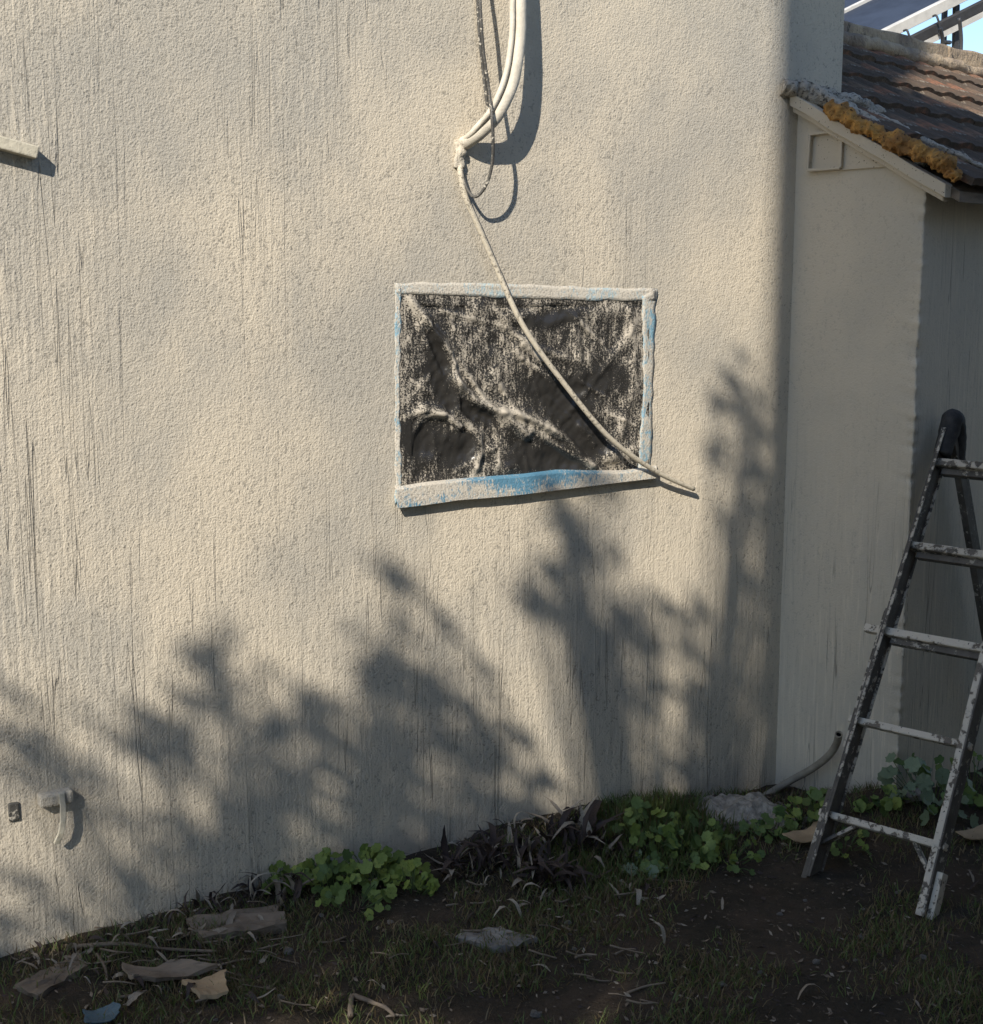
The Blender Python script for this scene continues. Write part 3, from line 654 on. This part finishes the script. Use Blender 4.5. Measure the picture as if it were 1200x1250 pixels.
# hinge caps: arched dark top joining front and rear rails
for k_, (base_, sgn) in enumerate(((T, 1), (TR, -1))):
    f1 = base_ - dirL.normalized() * .115; r1 = base_ + dr_.normalized() * .14
    up_ = base_ + Z * .022 + Vd * .012; off = Wd * (.012 if sgn > 0 else -.012)
    pth = [q + off for q in spline([f1, f1.lerp(up_, .7) + Z * .004, up_, r1.lerp(up_, .6) + Vd * .014, r1], 8)]
    b = MB().tube(pth, [.030 + .010 * math.sin(math.pi * i / (len(pth) - 1)) for i in range(len(pth))], 14, True, 0, .1)
    b.build('hinge_cap', M['rubber'], lad, smoothed=True)

# ================================================================ plants and litter at the foot of the wall
def round_leaf_mesh(name, mat, lobes=5, n=20):
    me = bpy.data.meshes.new(name); vs = [(0, 0, 0)]
    for i in range(n):
        a = 2 * math.pi * i / n; r = .5 * (1 + .10 * math.cos(a * lobes)) * (0.72 if abs(a - math.pi) < .2 else 1)
        vs.append((r * math.cos(a), r * math.sin(a), .12 * r + .05 * math.cos(a * lobes)))
    me.from_pydata(vs, [], [(0, 1 + i, 1 + (i + 1) % n) for i in range(n)]); me.materials.append(mat)
    me.polygons.foreach_set('use_smooth', [True] * n); return me
def blade_mesh(name, mat, curl=.3, wid=.16, n=8):
    me = bpy.data.meshes.new(name); vs = []
    for i in range(n + 1):
        t = i / n; w = wid * math.sin(math.pi * (0.12 + .88 * t)) ** .8 * (1 - t * .25) if t < 1 else 0.004
        z = curl * (t - t * t) * 1.6 + .035 * noise.noise(V((t * 5, curl * 9, wid * 30))); w *= 1 + .5 * noise.noise(V((t * 6, curl * 7, 3))); vs += [(t, -w / 2, z + w * .25), (t, 0, z), (t, w / 2, z + w * .25)]
    fs = []
    for i in range(n): fs += [(3 * i, 3 * i + 1, 3 * i + 4, 3 * i + 3), (3 * i + 1, 3 * i + 2, 3 * i + 5, 3 * i + 4)]
    me.from_pydata(vs, [], fs); me.materials.append(mat); me.polygons.foreach_set('use_smooth', [True] * len(fs)); return me
RLV = {k: [round_leaf_mesh('leaf', M[k], l) for l in (5, 7)] for k in ('leaf', 'leaf_dark', 'leaf_pale')}
BLV = {k: [blade_mesh('leaf', M[k], c, w) for c, w in ((.15, .12), (.45, .2), (-.25, .15), (.8, .18), (.3, .09), (-.5, .2), (1.1, .14))] for k in ('dry_dark', 'dry_pale', 'leaf_dark', 'leaf')}
def put(me, name, parent, loc, x, up, sc, widen=1.0):
    x = x.normalized(); y = up.cross(x).normalized(); z = x.cross(y)
    mt = Matrix((x * sc, y * sc * widen, z * sc)).transposed().to_4x4(); mt.translation = V(loc) - (PW(parent) if parent else V((0, 0, 0)))
    o = bpy.data.objects.new(name, me); COL.objects.link(o)
    if parent: o.parent = parent; o.matrix_local = mt
    else: o.matrix_world = mt
    return o
def rv(a, c): return random.uniform(a, c)
def weed(px, py, n, rad, hgt, size, kinds, label, group=None):
    c = gp(px, py); root = empty('leafy_weed', c, label, 'plant', group); st = MB()
    for i in range(int(n * 1.7)):
        a = rv(0, 6.28); r = rad * 1.1 * math.sqrt(rv(0, 1)); h = hgt * rv(.2, 1.25) * (1 - .4 * r / rad)
        p = c + V((math.cos(a) * r, math.sin(a) * r, 0)); 
        dn = (p - P0).dot(N)
        qn = p - C0
        if dn < .03 and qn.dot(Vd) < 0: p += N * (.03 - dn)
        p.z = ground(p.x, p.y) + h
        up = V((rv(-.9, .9), -.5 + rv(-.6, .6), rv(.2, 1))).normalized(); x = V((rv(-1, 1), rv(-1, 1), rv(-.3, .3))); x = (x - up * x.dot(up))
        s_ = size * rv(.4, 1.0)
        put(random.choice(RLV[random.choice(kinds)]), 'leaf', root, p, x, up, s_)
        f_ = c.lerp(p, .35); f_.z = ground(f_.x, f_.y) - .01
        st.tube(spline([f_, f_.lerp(p, .6) + V((rv(-.01, .01), rv(-.01, .01), .01)), p], 3), .0018, 4, False)
    st.build('stems', M['stem'], root)
    return root
weed(345, 1085, 16, .07, .07, .045, ['leaf', 'leaf', 'leaf_dark'], 'small bright green round-leaved weed at the left end of the greenery by the wall')
weed(405, 1082, 26, .09, .10, .05, ['leaf', 'leaf', 'leaf_dark'], 'bushy bright green round-leaved weed against the wall, left of the withered plants')
weed(460, 1080, 30, .10, .11, .052, ['leaf', 'leaf'], 'largest bright green round-leaved weed against the wall')
weed(505, 1088, 18, .07, .09, .05, ['leaf', 'leaf'], 'bright green round-leaved weed touching the withered purple plants')
weed(790, 1030, 26, .12, .12, .05, ['leaf', 'leaf_dark', 'leaf_dark'], 'green round-leaved weed beside the withered purple plants, below the wall')
weed(850, 1035, 26, .13, .09, .05, ['leaf_dark', 'leaf', 'leaf_dark'], 'dark green weed between the mortar rubble and the withered plants')
weed(785, 1065, 10, .08, .04, .055, ['leaf_dark', 'leaf_pale'], 'low flat dark green weed in front of the withered plants')
weed(935, 1020, 16, .09, .07, .045, ['leaf_dark'], 'dark green weed sprouting from the mortar rubble')
weed(985, 1005, 26, .10, .10, .045, ['leaf_dark', 'leaf_dark', 'leaf'], 'dark green weed under the hollow hose, beside the ladder foot')
weed(1075, 990, 14, .08, .06, .05, ['leaf_dark', 'leaf'], 'low green weed at the outer corner of the wing')
weed(1135, 985, 26, .15, .17, .075, ['leaf_pale', 'leaf_dark', 'leaf_pale'], 'large-leaved dusty pale green plant behind the ladder')
weed(1185, 985, 18, .13, .19, .06, ['leaf_dark', 'leaf'], 'dark green leafy plant behind the right rail of the ladder')
weed(820, 1055, 16, .12, .06, .04, ['leaf', 'leaf_dark'], 'low spreading green weed in front of the dark green weeds below the wall')
weed(890, 1050, 18, .12, .06, .042, ['leaf', 'leaf_dark'], 'spreading green weed on the soil in front of the mortar heap')
weed(430, 1108, 16, .12, .05, .04, ['leaf', 'leaf_dark'], 'low green sprouts in front of the bushy bright weeds')
weed(1030, 1035, 12, .09, .05, .04, ['leaf_dark', 'leaf'], 'small green sprouts under the bottom rung of the ladder')
def rosette(px, py, n, L, kinds, label, tilt=(.2, 1.1), name='withered_plant'):
    c = gp(px, py); root = empty(name, c - Z * .01, label, 'plant')
    for i in range(int(n * 2.3)):
        a = rv(0, 6.28); el = rv(*tilt); x = V((math.cos(a) * math.cos(el), math.sin(a) * math.cos(el) - .15, math.sin(el)))
        l = L * rv(.25, .95); p = c + V((rv(-.09, .09), rv(-.06, .06), -.005)); tip = p + x * l; dn = min((tip - P0).dot(N), 1)
        if dn < .02: p += N * (.03 - dn)
        put(random.choice(BLV[random.choice(kinds)]), 'leaf', root, p, x, Z + V((rv(-.3, .3), rv(-.3, .3), 0)), l, rv(.7, 1.5))
rosette(575, 1062, 22, .15, ['dry_dark', 'dry_dark', 'dry_pale'], 'withered purple brown plant next to the bright green weeds')
rosette(625, 1050, 30, .17, ['dry_dark', 'dry_dark', 'dry_dark', 'dry_pale'], 'dense withered purple brown plant with curled leaves against the wall')
rosette(700, 1030, 34, .20, ['dry_dark', 'dry_dark', 'dry_pale'], 'tallest withered purple brown plant with pointed leaves against the wall')
rosette(668, 1075, 26, .16, ['dry_dark', 'dry_dark', 'dry_dark'], 'low dark withered plant in front of the tallest withered plant')
rosette(745, 1040, 18, .13, ['dry_dark', 'dry_dark', 'dry_pale'], 'small withered plant beside the green weeds below the window')
rosette(700, 1085, 14, .09, ['dry_pale', 'dry_pale', 'dry_dark'], 'bleached dry rosette lying open on the soil', (.05, .5))
rosette(330, 1095, 16, .14, ['dry_dark', 'dry_pale', 'dry_pale'], 'dry pale and brown tuft at the left end of the greenery', (.3, 1.3))
rosette(265, 1105, 12, .11, ['dry_pale', 'dry_dark'], 'sparse dry tuft at the foot of the wall beside a grey plank', (.2, 1.2))
# the stiff dead leaf pair standing up
pl_ = empty('dead_leaf_stalk', gp(715, 1035), 'stiff dead grey leaf leaning up against the wall', 'leaf')
p = gp(712, 1030); t = wallp(664, 972, .04); put(BLV['dry_pale'][0], 'leaf', pl_, p, t - p, Z, (t - p).length, .9)
p = gp(712, 1030); t = wallp(735, 978, .06); put(BLV['dry_dark'][1], 'leaf', pl_, p, t - p, Z, (t - p).length, 1.1)

# mortar rubble
c = gp(915, 996); b = MB(); n_ = 44; vs = []
for j in range(n_ + 1):
    for i in range(n_ + 1):
        x, y = (i / n_ - .5), (j / n_ - .5); r = math.hypot(x, y) * 2
        q = c + Wd * (x * .46 - .02) - Vd * (y * .34); h = .075 * max(0, 1 - r * r) ** 1.2
        e = .03 * noise.noise(q * 14) + .014 * noise.noise(q * 38)
        q.z = ground(q.x, q.y) - .012 + h + (e + .01) * smooth(1.05, .7, r); vs.append(q)
b.add(vs, [(j * (n_ + 1) + i, j * (n_ + 1) + i + 1, (j + 1) * (n_ + 1) + i + 1, (j + 1) * (n_ + 1) + i) for j in range(n_) for i in range(n_)])
hc = c.copy()
tag(b.build('mortar_heap', M['rubble'], origin=c), 'heap of crumbled grey mortar in the corner under the hose', 'rubble')
def rock_mesh(seed, mat, flat=.7):
    me = bpy.data.meshes.new('chunk'); bm = bmesh.new(); bmesh.ops.create_icosphere(bm, subdivisions=2, radius=.5)
    for v in bm.verts: v.co *= 1 + .55 * noise.noise(v.co * 2.2 + V((seed, 0, 0))) + .2 * noise.noise(v.co * 6 + V((seed, 3, 0))); v.co.z *= flat
    bm.to_mesh(me); bm.free(); me.materials.append(mat); return me
RK = [rock_mesh(i * 7, M['rubble'], .65) for i in range(4)]; RS = [rock_mesh(i * 5 + 2, M['stone'], .6) for i in range(3)]
for i in range(90):
    px, py = random.gauss(908, 36), random.gauss(1000, 12); p = gp(px, py)
    if (p - P0).dot(N) < .03 or (p - C0).dot(Vd) > -.03 and (p - C0).dot(Wd) > 0: continue
    s_ = rv(.012, .036); dz = .04 * math.exp(-((px - 915) / 30) ** 2 - ((py - 996) / 12) ** 2)
    o = put(random.choice(RK), 'mortar_chunk', None, p + Z * (dz + s_ * .15), V((rv(-1, 1), rv(-1, 1), rv(-.2, .2))), Z, s_)
    tag(o, 'small loose chunk of pale mortar lying about the mortar heap', 'rubble', 'loose mortar chunks')
for i in range(26):
    px, py = rv(0, 1200), rv(1090, 1250); p = gp(px, py); s_ = rv(.012, .035)
    o = put(random.choice(RS), 'pebble', None, p + Z * s_ * .15, V((rv(-1, 1), rv(-1, 1), 0)), Z, s_); tag(o, 'small grey pebble lying on the dark soil', 'stone', 'pebbles on the soil')
# cardboard, planks, slab, scraps
def slab(name, pts, th, mat, label, cat, lift=.012, bend=0.0):
    ps = [gp(*p) + Z * lift for p in pts]; cc = sum(ps, V((0, 0, 0))) / len(ps); b = MB(); m_ = len(ps)
    if m_ == 4:
        K = 8; vs = []
        for s_ in (0, 1):
            for j in range(K + 1):
                for i in range(K + 1):
                    u_, v_ = i / K, j / K; q = ps[0].lerp(ps[1], u_).lerp(ps[3].lerp(ps[2], u_), v_)
                    e = .5 * (noise.noise(V((u_ * 3, v_ * 3, cc.x * 9))) + .5 * noise.noise(V((u_ * 9, v_ * 9, cc.x * 9)))) * th; q = q + Z * (bend * (4 * (u_ - .5) ** 2) + e - s_ * th)
                    if i in (0, K) or j in (0, K): q += V((noise.noise(q * 30) * .014, noise.noise(q * 30 + V((5, 5, 5))) * .014, 0))
                    vs.append(q)
        k = K + 1; o_ = k * k; fs = []
        for j in range(K):
            for i in range(K): fs += [(j * k + i, j * k + i + 1, (j + 1) * k + i + 1, (j + 1) * k + i), (o_ + j * k + i, o_ + (j + 1) * k + i, o_ + (j + 1) * k + i + 1, o_ + j * k + i + 1)]
        for i in range(K):
            fs += [(i, o_ + i, o_ + i + 1, i + 1), (K * k + i, K * k + i + 1, o_ + K * k + i + 1, o_ + K * k + i), (i * k, (i + 1) * k, o_ + (i + 1) * k, o_ + i * k), (i * k + K, o_ + i * k + K, o_ + (i + 1) * k + K, (i + 1) * k + K)]
        b.add(vs, fs)
    return tag(b.build(name, mat, origin=cc), label, cat)
slab('cardboard_scrap', [(955, 1032), (1008, 1010), (1003, 1032), (972, 1042)], .004, M['card'], 'torn tan cardboard scrap beside the ladder foot', 'cardboard', .03, .015)
slab('cardboard_scrap', [(1165, 1028), (1210, 1014), (1212, 1030), (1180, 1036)], .004, M['card'], 'folded tan cardboard scrap behind the right rail of the ladder', 'cardboard', .03, .01)
slab('plank', [(22, 1208), (95, 1166), (108, 1183), (45, 1222)], .018, M['wood'], 'short grey plank lying on the grass below the wall', 'plank', .014)
slab('board', [(228, 1128), (338, 1112), (352, 1136), (248, 1153)], .03, M['wood'], 'thick grey board lying flat at the foot of the wall beside dry tufts', 'board', .022)
slab('slab', [(555, 1148), (612, 1135), (655, 1150), (605, 1165)], .025, M['stone'], 'flat grey stone slab lying in the dark grass', 'slab', .014)
slab('bark_piece', [(150, 1196), (210, 1190), (268, 1196), (160, 1212)], .012, M['wood'], 'curled strip of grey bark lying in the dry litter', 'bark', .03, .02)
slab('bark_piece', [(225, 1212), (275, 1198), (278, 1225), (240, 1228)], .012, M['card'], 'broken tan bark piece lying in front of the grey bark strip', 'bark', .03, .01)
slab('plastic_scrap', [(100, 1246), (140, 1236), (150, 1250), (108, 1262)], .003, M['blue'], 'crumpled blue plastic scrap in the grass', 'scrap', .02, .015)
slab('stone_block', [(1103, 975), (1128, 974), (1130, 984), (1105, 986)], .02, M['stone'], 'small pale stone lying among the leaves behind the ladder', 'stone', .04)
def twig(pts, r, mat, label, cat='twig', group=None, lift=.012):
    path = spline([gp(x, y) + Z * lift for x, y in pts], 6); rr = [r * (1 - .5 * i / len(path)) for i in range(len(path))]
    return tag(MB().tube(path, rr, 6, True, 0, .3).build('twig', mat, smoothed=True, origin=path[0]), label, cat, group)
twig([(90, 1160), (150, 1157), (200, 1163), (265, 1166)], .008, M['dry_pale'].copy() if False else M['wood'], 'long pale stick lying along the foot of the wall')
twig([(118, 1170), (128, 1185), (131, 1202)], .006, M['wood'], 'short curved pale twig beside the grey plank')
twig([(428, 1245), (430, 1222), (445, 1225), (470, 1235), (482, 1246)], .009, M['wood'], 'hooked dry twig standing in the grass')
for i in range(70):
    px = random.choice([rv(60, 330), rv(60, 330), rv(540, 800), rv(0, 1200)]); py = rv(1130, 1235) if px < 500 else rv(1070, 1240); a = rv(-.6, .6); l = rv(15, 50)
    twig([(px, py), (px + l * .5, py + l * .5 * math.sin(a) * .5 + rv(-3, 3)), (px + l, py + l * math.sin(a) * .5)], rv(.002, .005), M['wood'], 'thin dry twig lying in the litter below the wall', 'twig', 'dry twigs in the litter', rv(.004, .02))
for i in range(150):
    z_ = random.random()
    if z_ < .45: px, py = rv(40, 340), rv(1120, 1235)
    elif z_ < .8: px, py = rv(540, 800), rv(1045, 1130)
    else: px, py = rv(0, 1200), rv(1060, 1250)
    p = gp(px, py); 
    if (p - P0).dot(N) < .04: continue
    a = rv(0, 6.28); x = V((math.cos(a), math.sin(a), rv(-.1, .4)))
    o = put(random.choice(BLV[random.choice(['dry_pale', 'dry_dark', 'dry_pale'])]), 'fallen_leaf', None, p + Z * .006, x, Z + V((rv(-.5, .5), rv(-.5, .5), 0)), rv(.03, .09), rv(1, 2))
    tag(o, 'curled dry leaf fallen on the soil below the wall', 'leaf', 'fallen dry leaves')
for i in range(110):
    u_ = rv(-1.75, 1.05); dn = .035 + .10 * random.random() ** 2; p = P0 + U * u_ + N * dn; p.z = ground(p.x, p.y)
    a = rv(0, 6.28); x = V((math.cos(a), math.sin(a), rv(0, .9)))
    if (p + x * .07 - P0).dot(N) < .01: x = x - N * 2 * min(0, x.dot(N))
    o = put(random.choice(BLV[random.choice(['dry_pale', 'dry_dark', 'dry_dark'])]), 'fallen_leaf', None, p + Z * .003, x, Z + V((rv(-.5, .5), rv(-.5, .5), 0)), rv(.03, .085), rv(.7, 1.7))
    tag(o, 'dry leaf blown up against the foot of the stucco wall', 'leaf', 'dry leaves along the wall foot')
# grass
b = MB()
def patch(px, py):
    p = gp(px, py); return noise.noise(V((p.x * 2.3, p.y * 2.3, 5)))
cnt = 0
while cnt < 60000:
    x, y = rv(-2.0, 2.1), rv(2.6, 5.4); p = V((x, y, 0)); dn = (p - P0).dot(N); q = p - C0
    if dn < .02 or (q.dot(Wd) > -.02 and q.dot(Vd) > -.02 and q.dot(Wd) < W1 + .02):
        if not (q.dot(Wd) > W1 + .02 and q.dot(Vd) > 0): continue
    if (p - V((hc.x, hc.y, 0))).length < rv(.12, .26): continue
    green = math.exp(-((x - .62) / .34) ** 2 - ((dn - .22) / .26) ** 2)
    d_ = noise.noise(V((x * 1.9, y * 1.9, 5))) + .5 * noise.noise(V((x * 6, y * 6, 2))) + (.25 if y < 3.75 else 0) - (.25 if x > .75 and y < 4.5 else 0) + 1.3 * green
    if d_ < rv(-.2, .6): cnt += 0.12; continue
    cnt += 1; h = rv(.012, .045) * (1 + 1.1 * green); a = rv(0, 6.28); w = rv(.0012, .0026) * (1 + .6 * green); dx, dy = math.cos(a) * w, math.sin(a) * w; lx, ly = rv(-.03, .03), rv(-.03, .03); z = ground(x, y) - .003
    b.add([(x - dx, y - dy, z), (x + dx, y + dy, z), (x + lx * .4 + dx * .7, y + ly * .4 + dy * .7, z + h * .6), (x + lx * .4 - dx * .7, y + ly * .4 - dy * .7, z + h * .6), (x + lx, y + ly, z + h)], [(0, 1, 2, 3), (3, 2, 4)], 1 if random.random() < (.5 if green < .2 else .2) else 0)
tag(b.build('grass', [M['grass'], M['grass_dry']]), 'short patchy grass growing on the dark soil', 'grass', kind='stuff')
# crumbs and shreds of litter
b = MB()
for i in range(5000):
    x, y = rv(-1.9, 1.9), rv(2.7, 5.2); p = V((x, y, 0))
    if (p - P0).dot(N) < .015 or ((p - C0).dot(Wd) > 0 and (p - C0).dot(Vd) > -.01): continue
    s_ = rv(.004, .014); a = rv(0, 6.28); z = ground(x, y) + .004; c_, n_ = math.cos(a) * s_, math.sin(a) * s_; k = rv(.2, .5)
    b.add([(x - c_, y - n_, z), (x + n_ * k, y - c_ * k, z + s_ * rv(.1, .5)), (x + c_, y + n_, z + s_ * rv(0, .6)), (x - n_ * k, y + c_ * k, z)], [(0, 1, 2, 3)], random.choice((0, 1, 1, 2, 2)))
tag(b.build('leaf_litter', [M['dry_pale'], M['dry_dark'], M['wood']]), 'scattered shreds of dry leaves on the soil', 'litter', kind='stuff')

# wall added outside the picture to keep blue sky light off the wing front
gw = empty('sky_blocking_wall', V((3.3, 2.0, -.1)), 'added unseen wall blocking sky light from the wing front', 'wall')
MB().box((3.3, -3.5, -.4), (.2, 0, 0), (0, 9.0, 0), (0, 0, 3.2)).build('wall', M['stucco_wing'], gw)
MB().box((3.26, -3.5, 2.8), (.28, 0, 0), (0, 9.0, 0), (0, 0, .06)).build('coping', M['stone'], gw, bevel=.008)
# ================================================================ behind the camera: an added house and the trees that shade the yard
Hd = V((math.cos(SUN_AZ), math.sin(SUN_AZ), 0)); Hd = V((math.cos(R(22)), -math.sin(R(22)), 0)); Ad = V((math.sin(R(22)), math.cos(R(22)), 0))   # across and along the sun's path
def Q(pp, al, z): return Hd * pp + Ad * al + Z * z
edge = wallp(944, 250).dot(Hd); AL = -1.7
nb = empty('added_shade_house', Q(edge + 3, AL, -.2), 'added unseen house with a corner chimney, shaped to shade the yard', 'house')  # unseen block added to cast the straight shade edge and cover low sky
def blk(p0, p1, a0, a1, z0, z1): return MB().hexa([Q(p0, a0, z0), Q(p1, a0, z0), Q(p1, a1, z0), Q(p0, a1, z0), Q(p0, a0, z1), Q(p1, a0, z1), Q(p1, a1, z1), Q(p0, a1, z1)])
TOPZ = 8.4
blk(edge, edge + 10, AL - 5, AL, -.4, TOPZ).build('wall', M['stucco_wing'], nb)
blk(edge - .001, edge + .30, AL - .6, AL + .001, TOPZ - .2, TOPZ + 3.2).build('chimney', M['stucco'], nb)  # added stack, shaped to carry the shade band up over the roof
blk(edge + .32, edge + 10.1, AL - 5.1, AL + .05, TOPZ, TOPZ + .12).build('roof', M['stone'], nb)
for i in range(3):
    for j in (1.0, 4.3):
        w_ = blk(edge + .9 + i * 1.8, edge + 1.9 + i * 1.8, AL - .02, AL + .04, j, j + 1.2).build('window', M['white_metal'], nb)
        blk(edge + 1.0 + i * 1.8, edge + 1.8 + i * 1.8, AL + .041, AL + .05, j + .1, j + 1.1).build('pane', M['glass'], w_)
def shade_tree(name, label, clumps, trunk_base, leaf=.05, seed=0):
    # clumps: (target point the crown's shade falls on, distance toward the sun, radius, leaf count)
    rnd_ = random.Random(seed); root = empty(name, trunk_base, label, 'tree'); cr = MB(); tk = MB()
    cen = [c + sdir * L for c, L, r, n in clumps]
    hub = sum(cen, V((0, 0, 0))) / len(cen); fork = V((trunk_base.x, trunk_base.y, 0)).lerp(V((hub.x, hub.y, 0)), .6) + Z * (min(c.z for c in cen) - .3)
    tk.tube(spline([trunk_base - Z * .2, trunk_base.lerp(fork, .5) + V((.06, .04, 0)), fork], 6), [.09 - .04 * i / 12 for i in range(13)], 8)
    for c, (t_, L, r, n) in zip(cen, clumps):
        tk.tube(spline([fork, fork.lerp(c, .55) + Z * .12, c], 4), [.012 - .008 * i / 8 for i in range(9)], 5)
        for i in range(n):
            d = V((rnd_.gauss(0, 1), rnd_.gauss(0, 1), rnd_.gauss(0, 1))); d = d.normalized() * r * rnd_.random() ** .45
            p = c + d
            if n < 105 and noise.noise(p * 5.5) > .12: continue
            x = V((rnd_.gauss(0, 1), rnd_.gauss(0, 1), rnd_.gauss(0, 1))).normalized(); y = x.orthogonal().normalized(); y = Matrix.Rotation(rnd_.uniform(0, 6.3), 3, x) @ y
            l = leaf * rnd_.uniform(.6, 1.3); w = l * .32
            cr.add([p - x * l, p + y * w, p + x * l, p - y * w], [(0, 1, 2, 3)])
    tk.build('trunk', M['bark'], root, smoothed=True); cr.build('crown', M['treeleaf'], root)
def cl(lst, L0, seed):
    r_ = random.Random(seed); return [(wallp(x, y), L0 + r_.uniform(-.5, .5), r / 340. * 1.1, max(5, int(n * (.36 if n >= 240 and y > 1030 else .27 if n >= 240 else .23)))) for x, y, r, n in lst] + [
        (wallp(x + math.cos(a) * r * 1.25, y + math.sin(a) * r * 1.25), L0 + r_.uniform(-.6, .6), r / 340. * .42, max(4, int(n * .10))) for x, y, r, n in lst if y < 1000 for a in [r_.uniform(0, 6.28) for _ in range(3)]]
lc = [(278, 812, 30, 60), (262, 850, 30, 70), (330, 868, 40, 100), (385, 905, 40, 120), (235, 905, 38, 100), (300, 945, 50, 200), (365, 970, 50, 220), (95, 900, 34, 60), (75, 940, 36, 60),
      (165, 955, 40, 70), (230, 985, 46, 130), (430, 930, 46, 190), (300, 1010, 50, 200), (420, 1000, 55, 260), (150, 1020, 40, 60), (490, 700, 16, 18), (505, 740, 22, 40), (515, 785, 28, 60), (470, 800, 26, 40), (560, 828, 30, 80), (500, 850, 40, 140), (430, 860, 34, 90), (535, 905, 45, 260),
      (590, 905, 38, 260), (500, 960, 50, 300), (580, 965, 50, 320), (635, 985, 34, 200), (240, 1050, 50, 140), (110, 1000, 36, 40), (40, 1075, 34, 60), (10, 890, 40, 50), (20, 950, 40, 40), (500, 1030, 50, 240), (600, 1020, 50, 240), (380, 1050, 50, 220)]
for (x, y) in [(x, y) for x in range(-40, 760, 105) for y in (1085, 1140, 1200, 1260)]:
    if x < 200 and y < 1150: continue
    lc.append((x, y, 66, 420))
shade_tree('olive_tree', 'dense olive tree in the yard behind the viewer', cl(lc, 7.6, 1), V((-3.4, -2.6, -.1)), .05, 3)
rc = [(700, 632, 18, 26), (690, 668, 26, 60), (715, 690, 26, 60), (655, 722, 22, 40), (690, 740, 36, 110), (745, 735, 32, 90), (780, 765, 30, 80), (720, 785, 40, 140), (800, 800, 36, 130), (760, 830, 44, 180), (845, 830, 32, 110), (810, 865, 42, 190), (870, 880, 36, 140), (845, 925, 46, 200), (905, 930, 34, 140), (820, 975, 46, 180), (900, 980, 46, 180), (870, 760, 22, 30), (735, 600, 14, 12), (690, 610, 10, 8),
      (905, 480, 24, 90), (912, 520, 30, 140), (905, 560, 28, 110), (925, 600, 30, 120), (915, 640, 26, 80), (932, 690, 26, 100), (925, 750, 24, 60), (930, 820, 24, 90), (930, 450, 22, 90), (800, 1020, 40, 180), (860, 1020, 50, 220)]
for (x, y) in [(x, y) for x in range(680, 960, 90) for y in (1060, 1120, 1190, 1260)]: rc.append((x, y, 70, 480))
shade_tree('carob_tree', 'broad carob tree in the yard behind the viewer', cl(rc, 7.9, 2), V((-2.7, -3.6, -.1)), .05, 5)
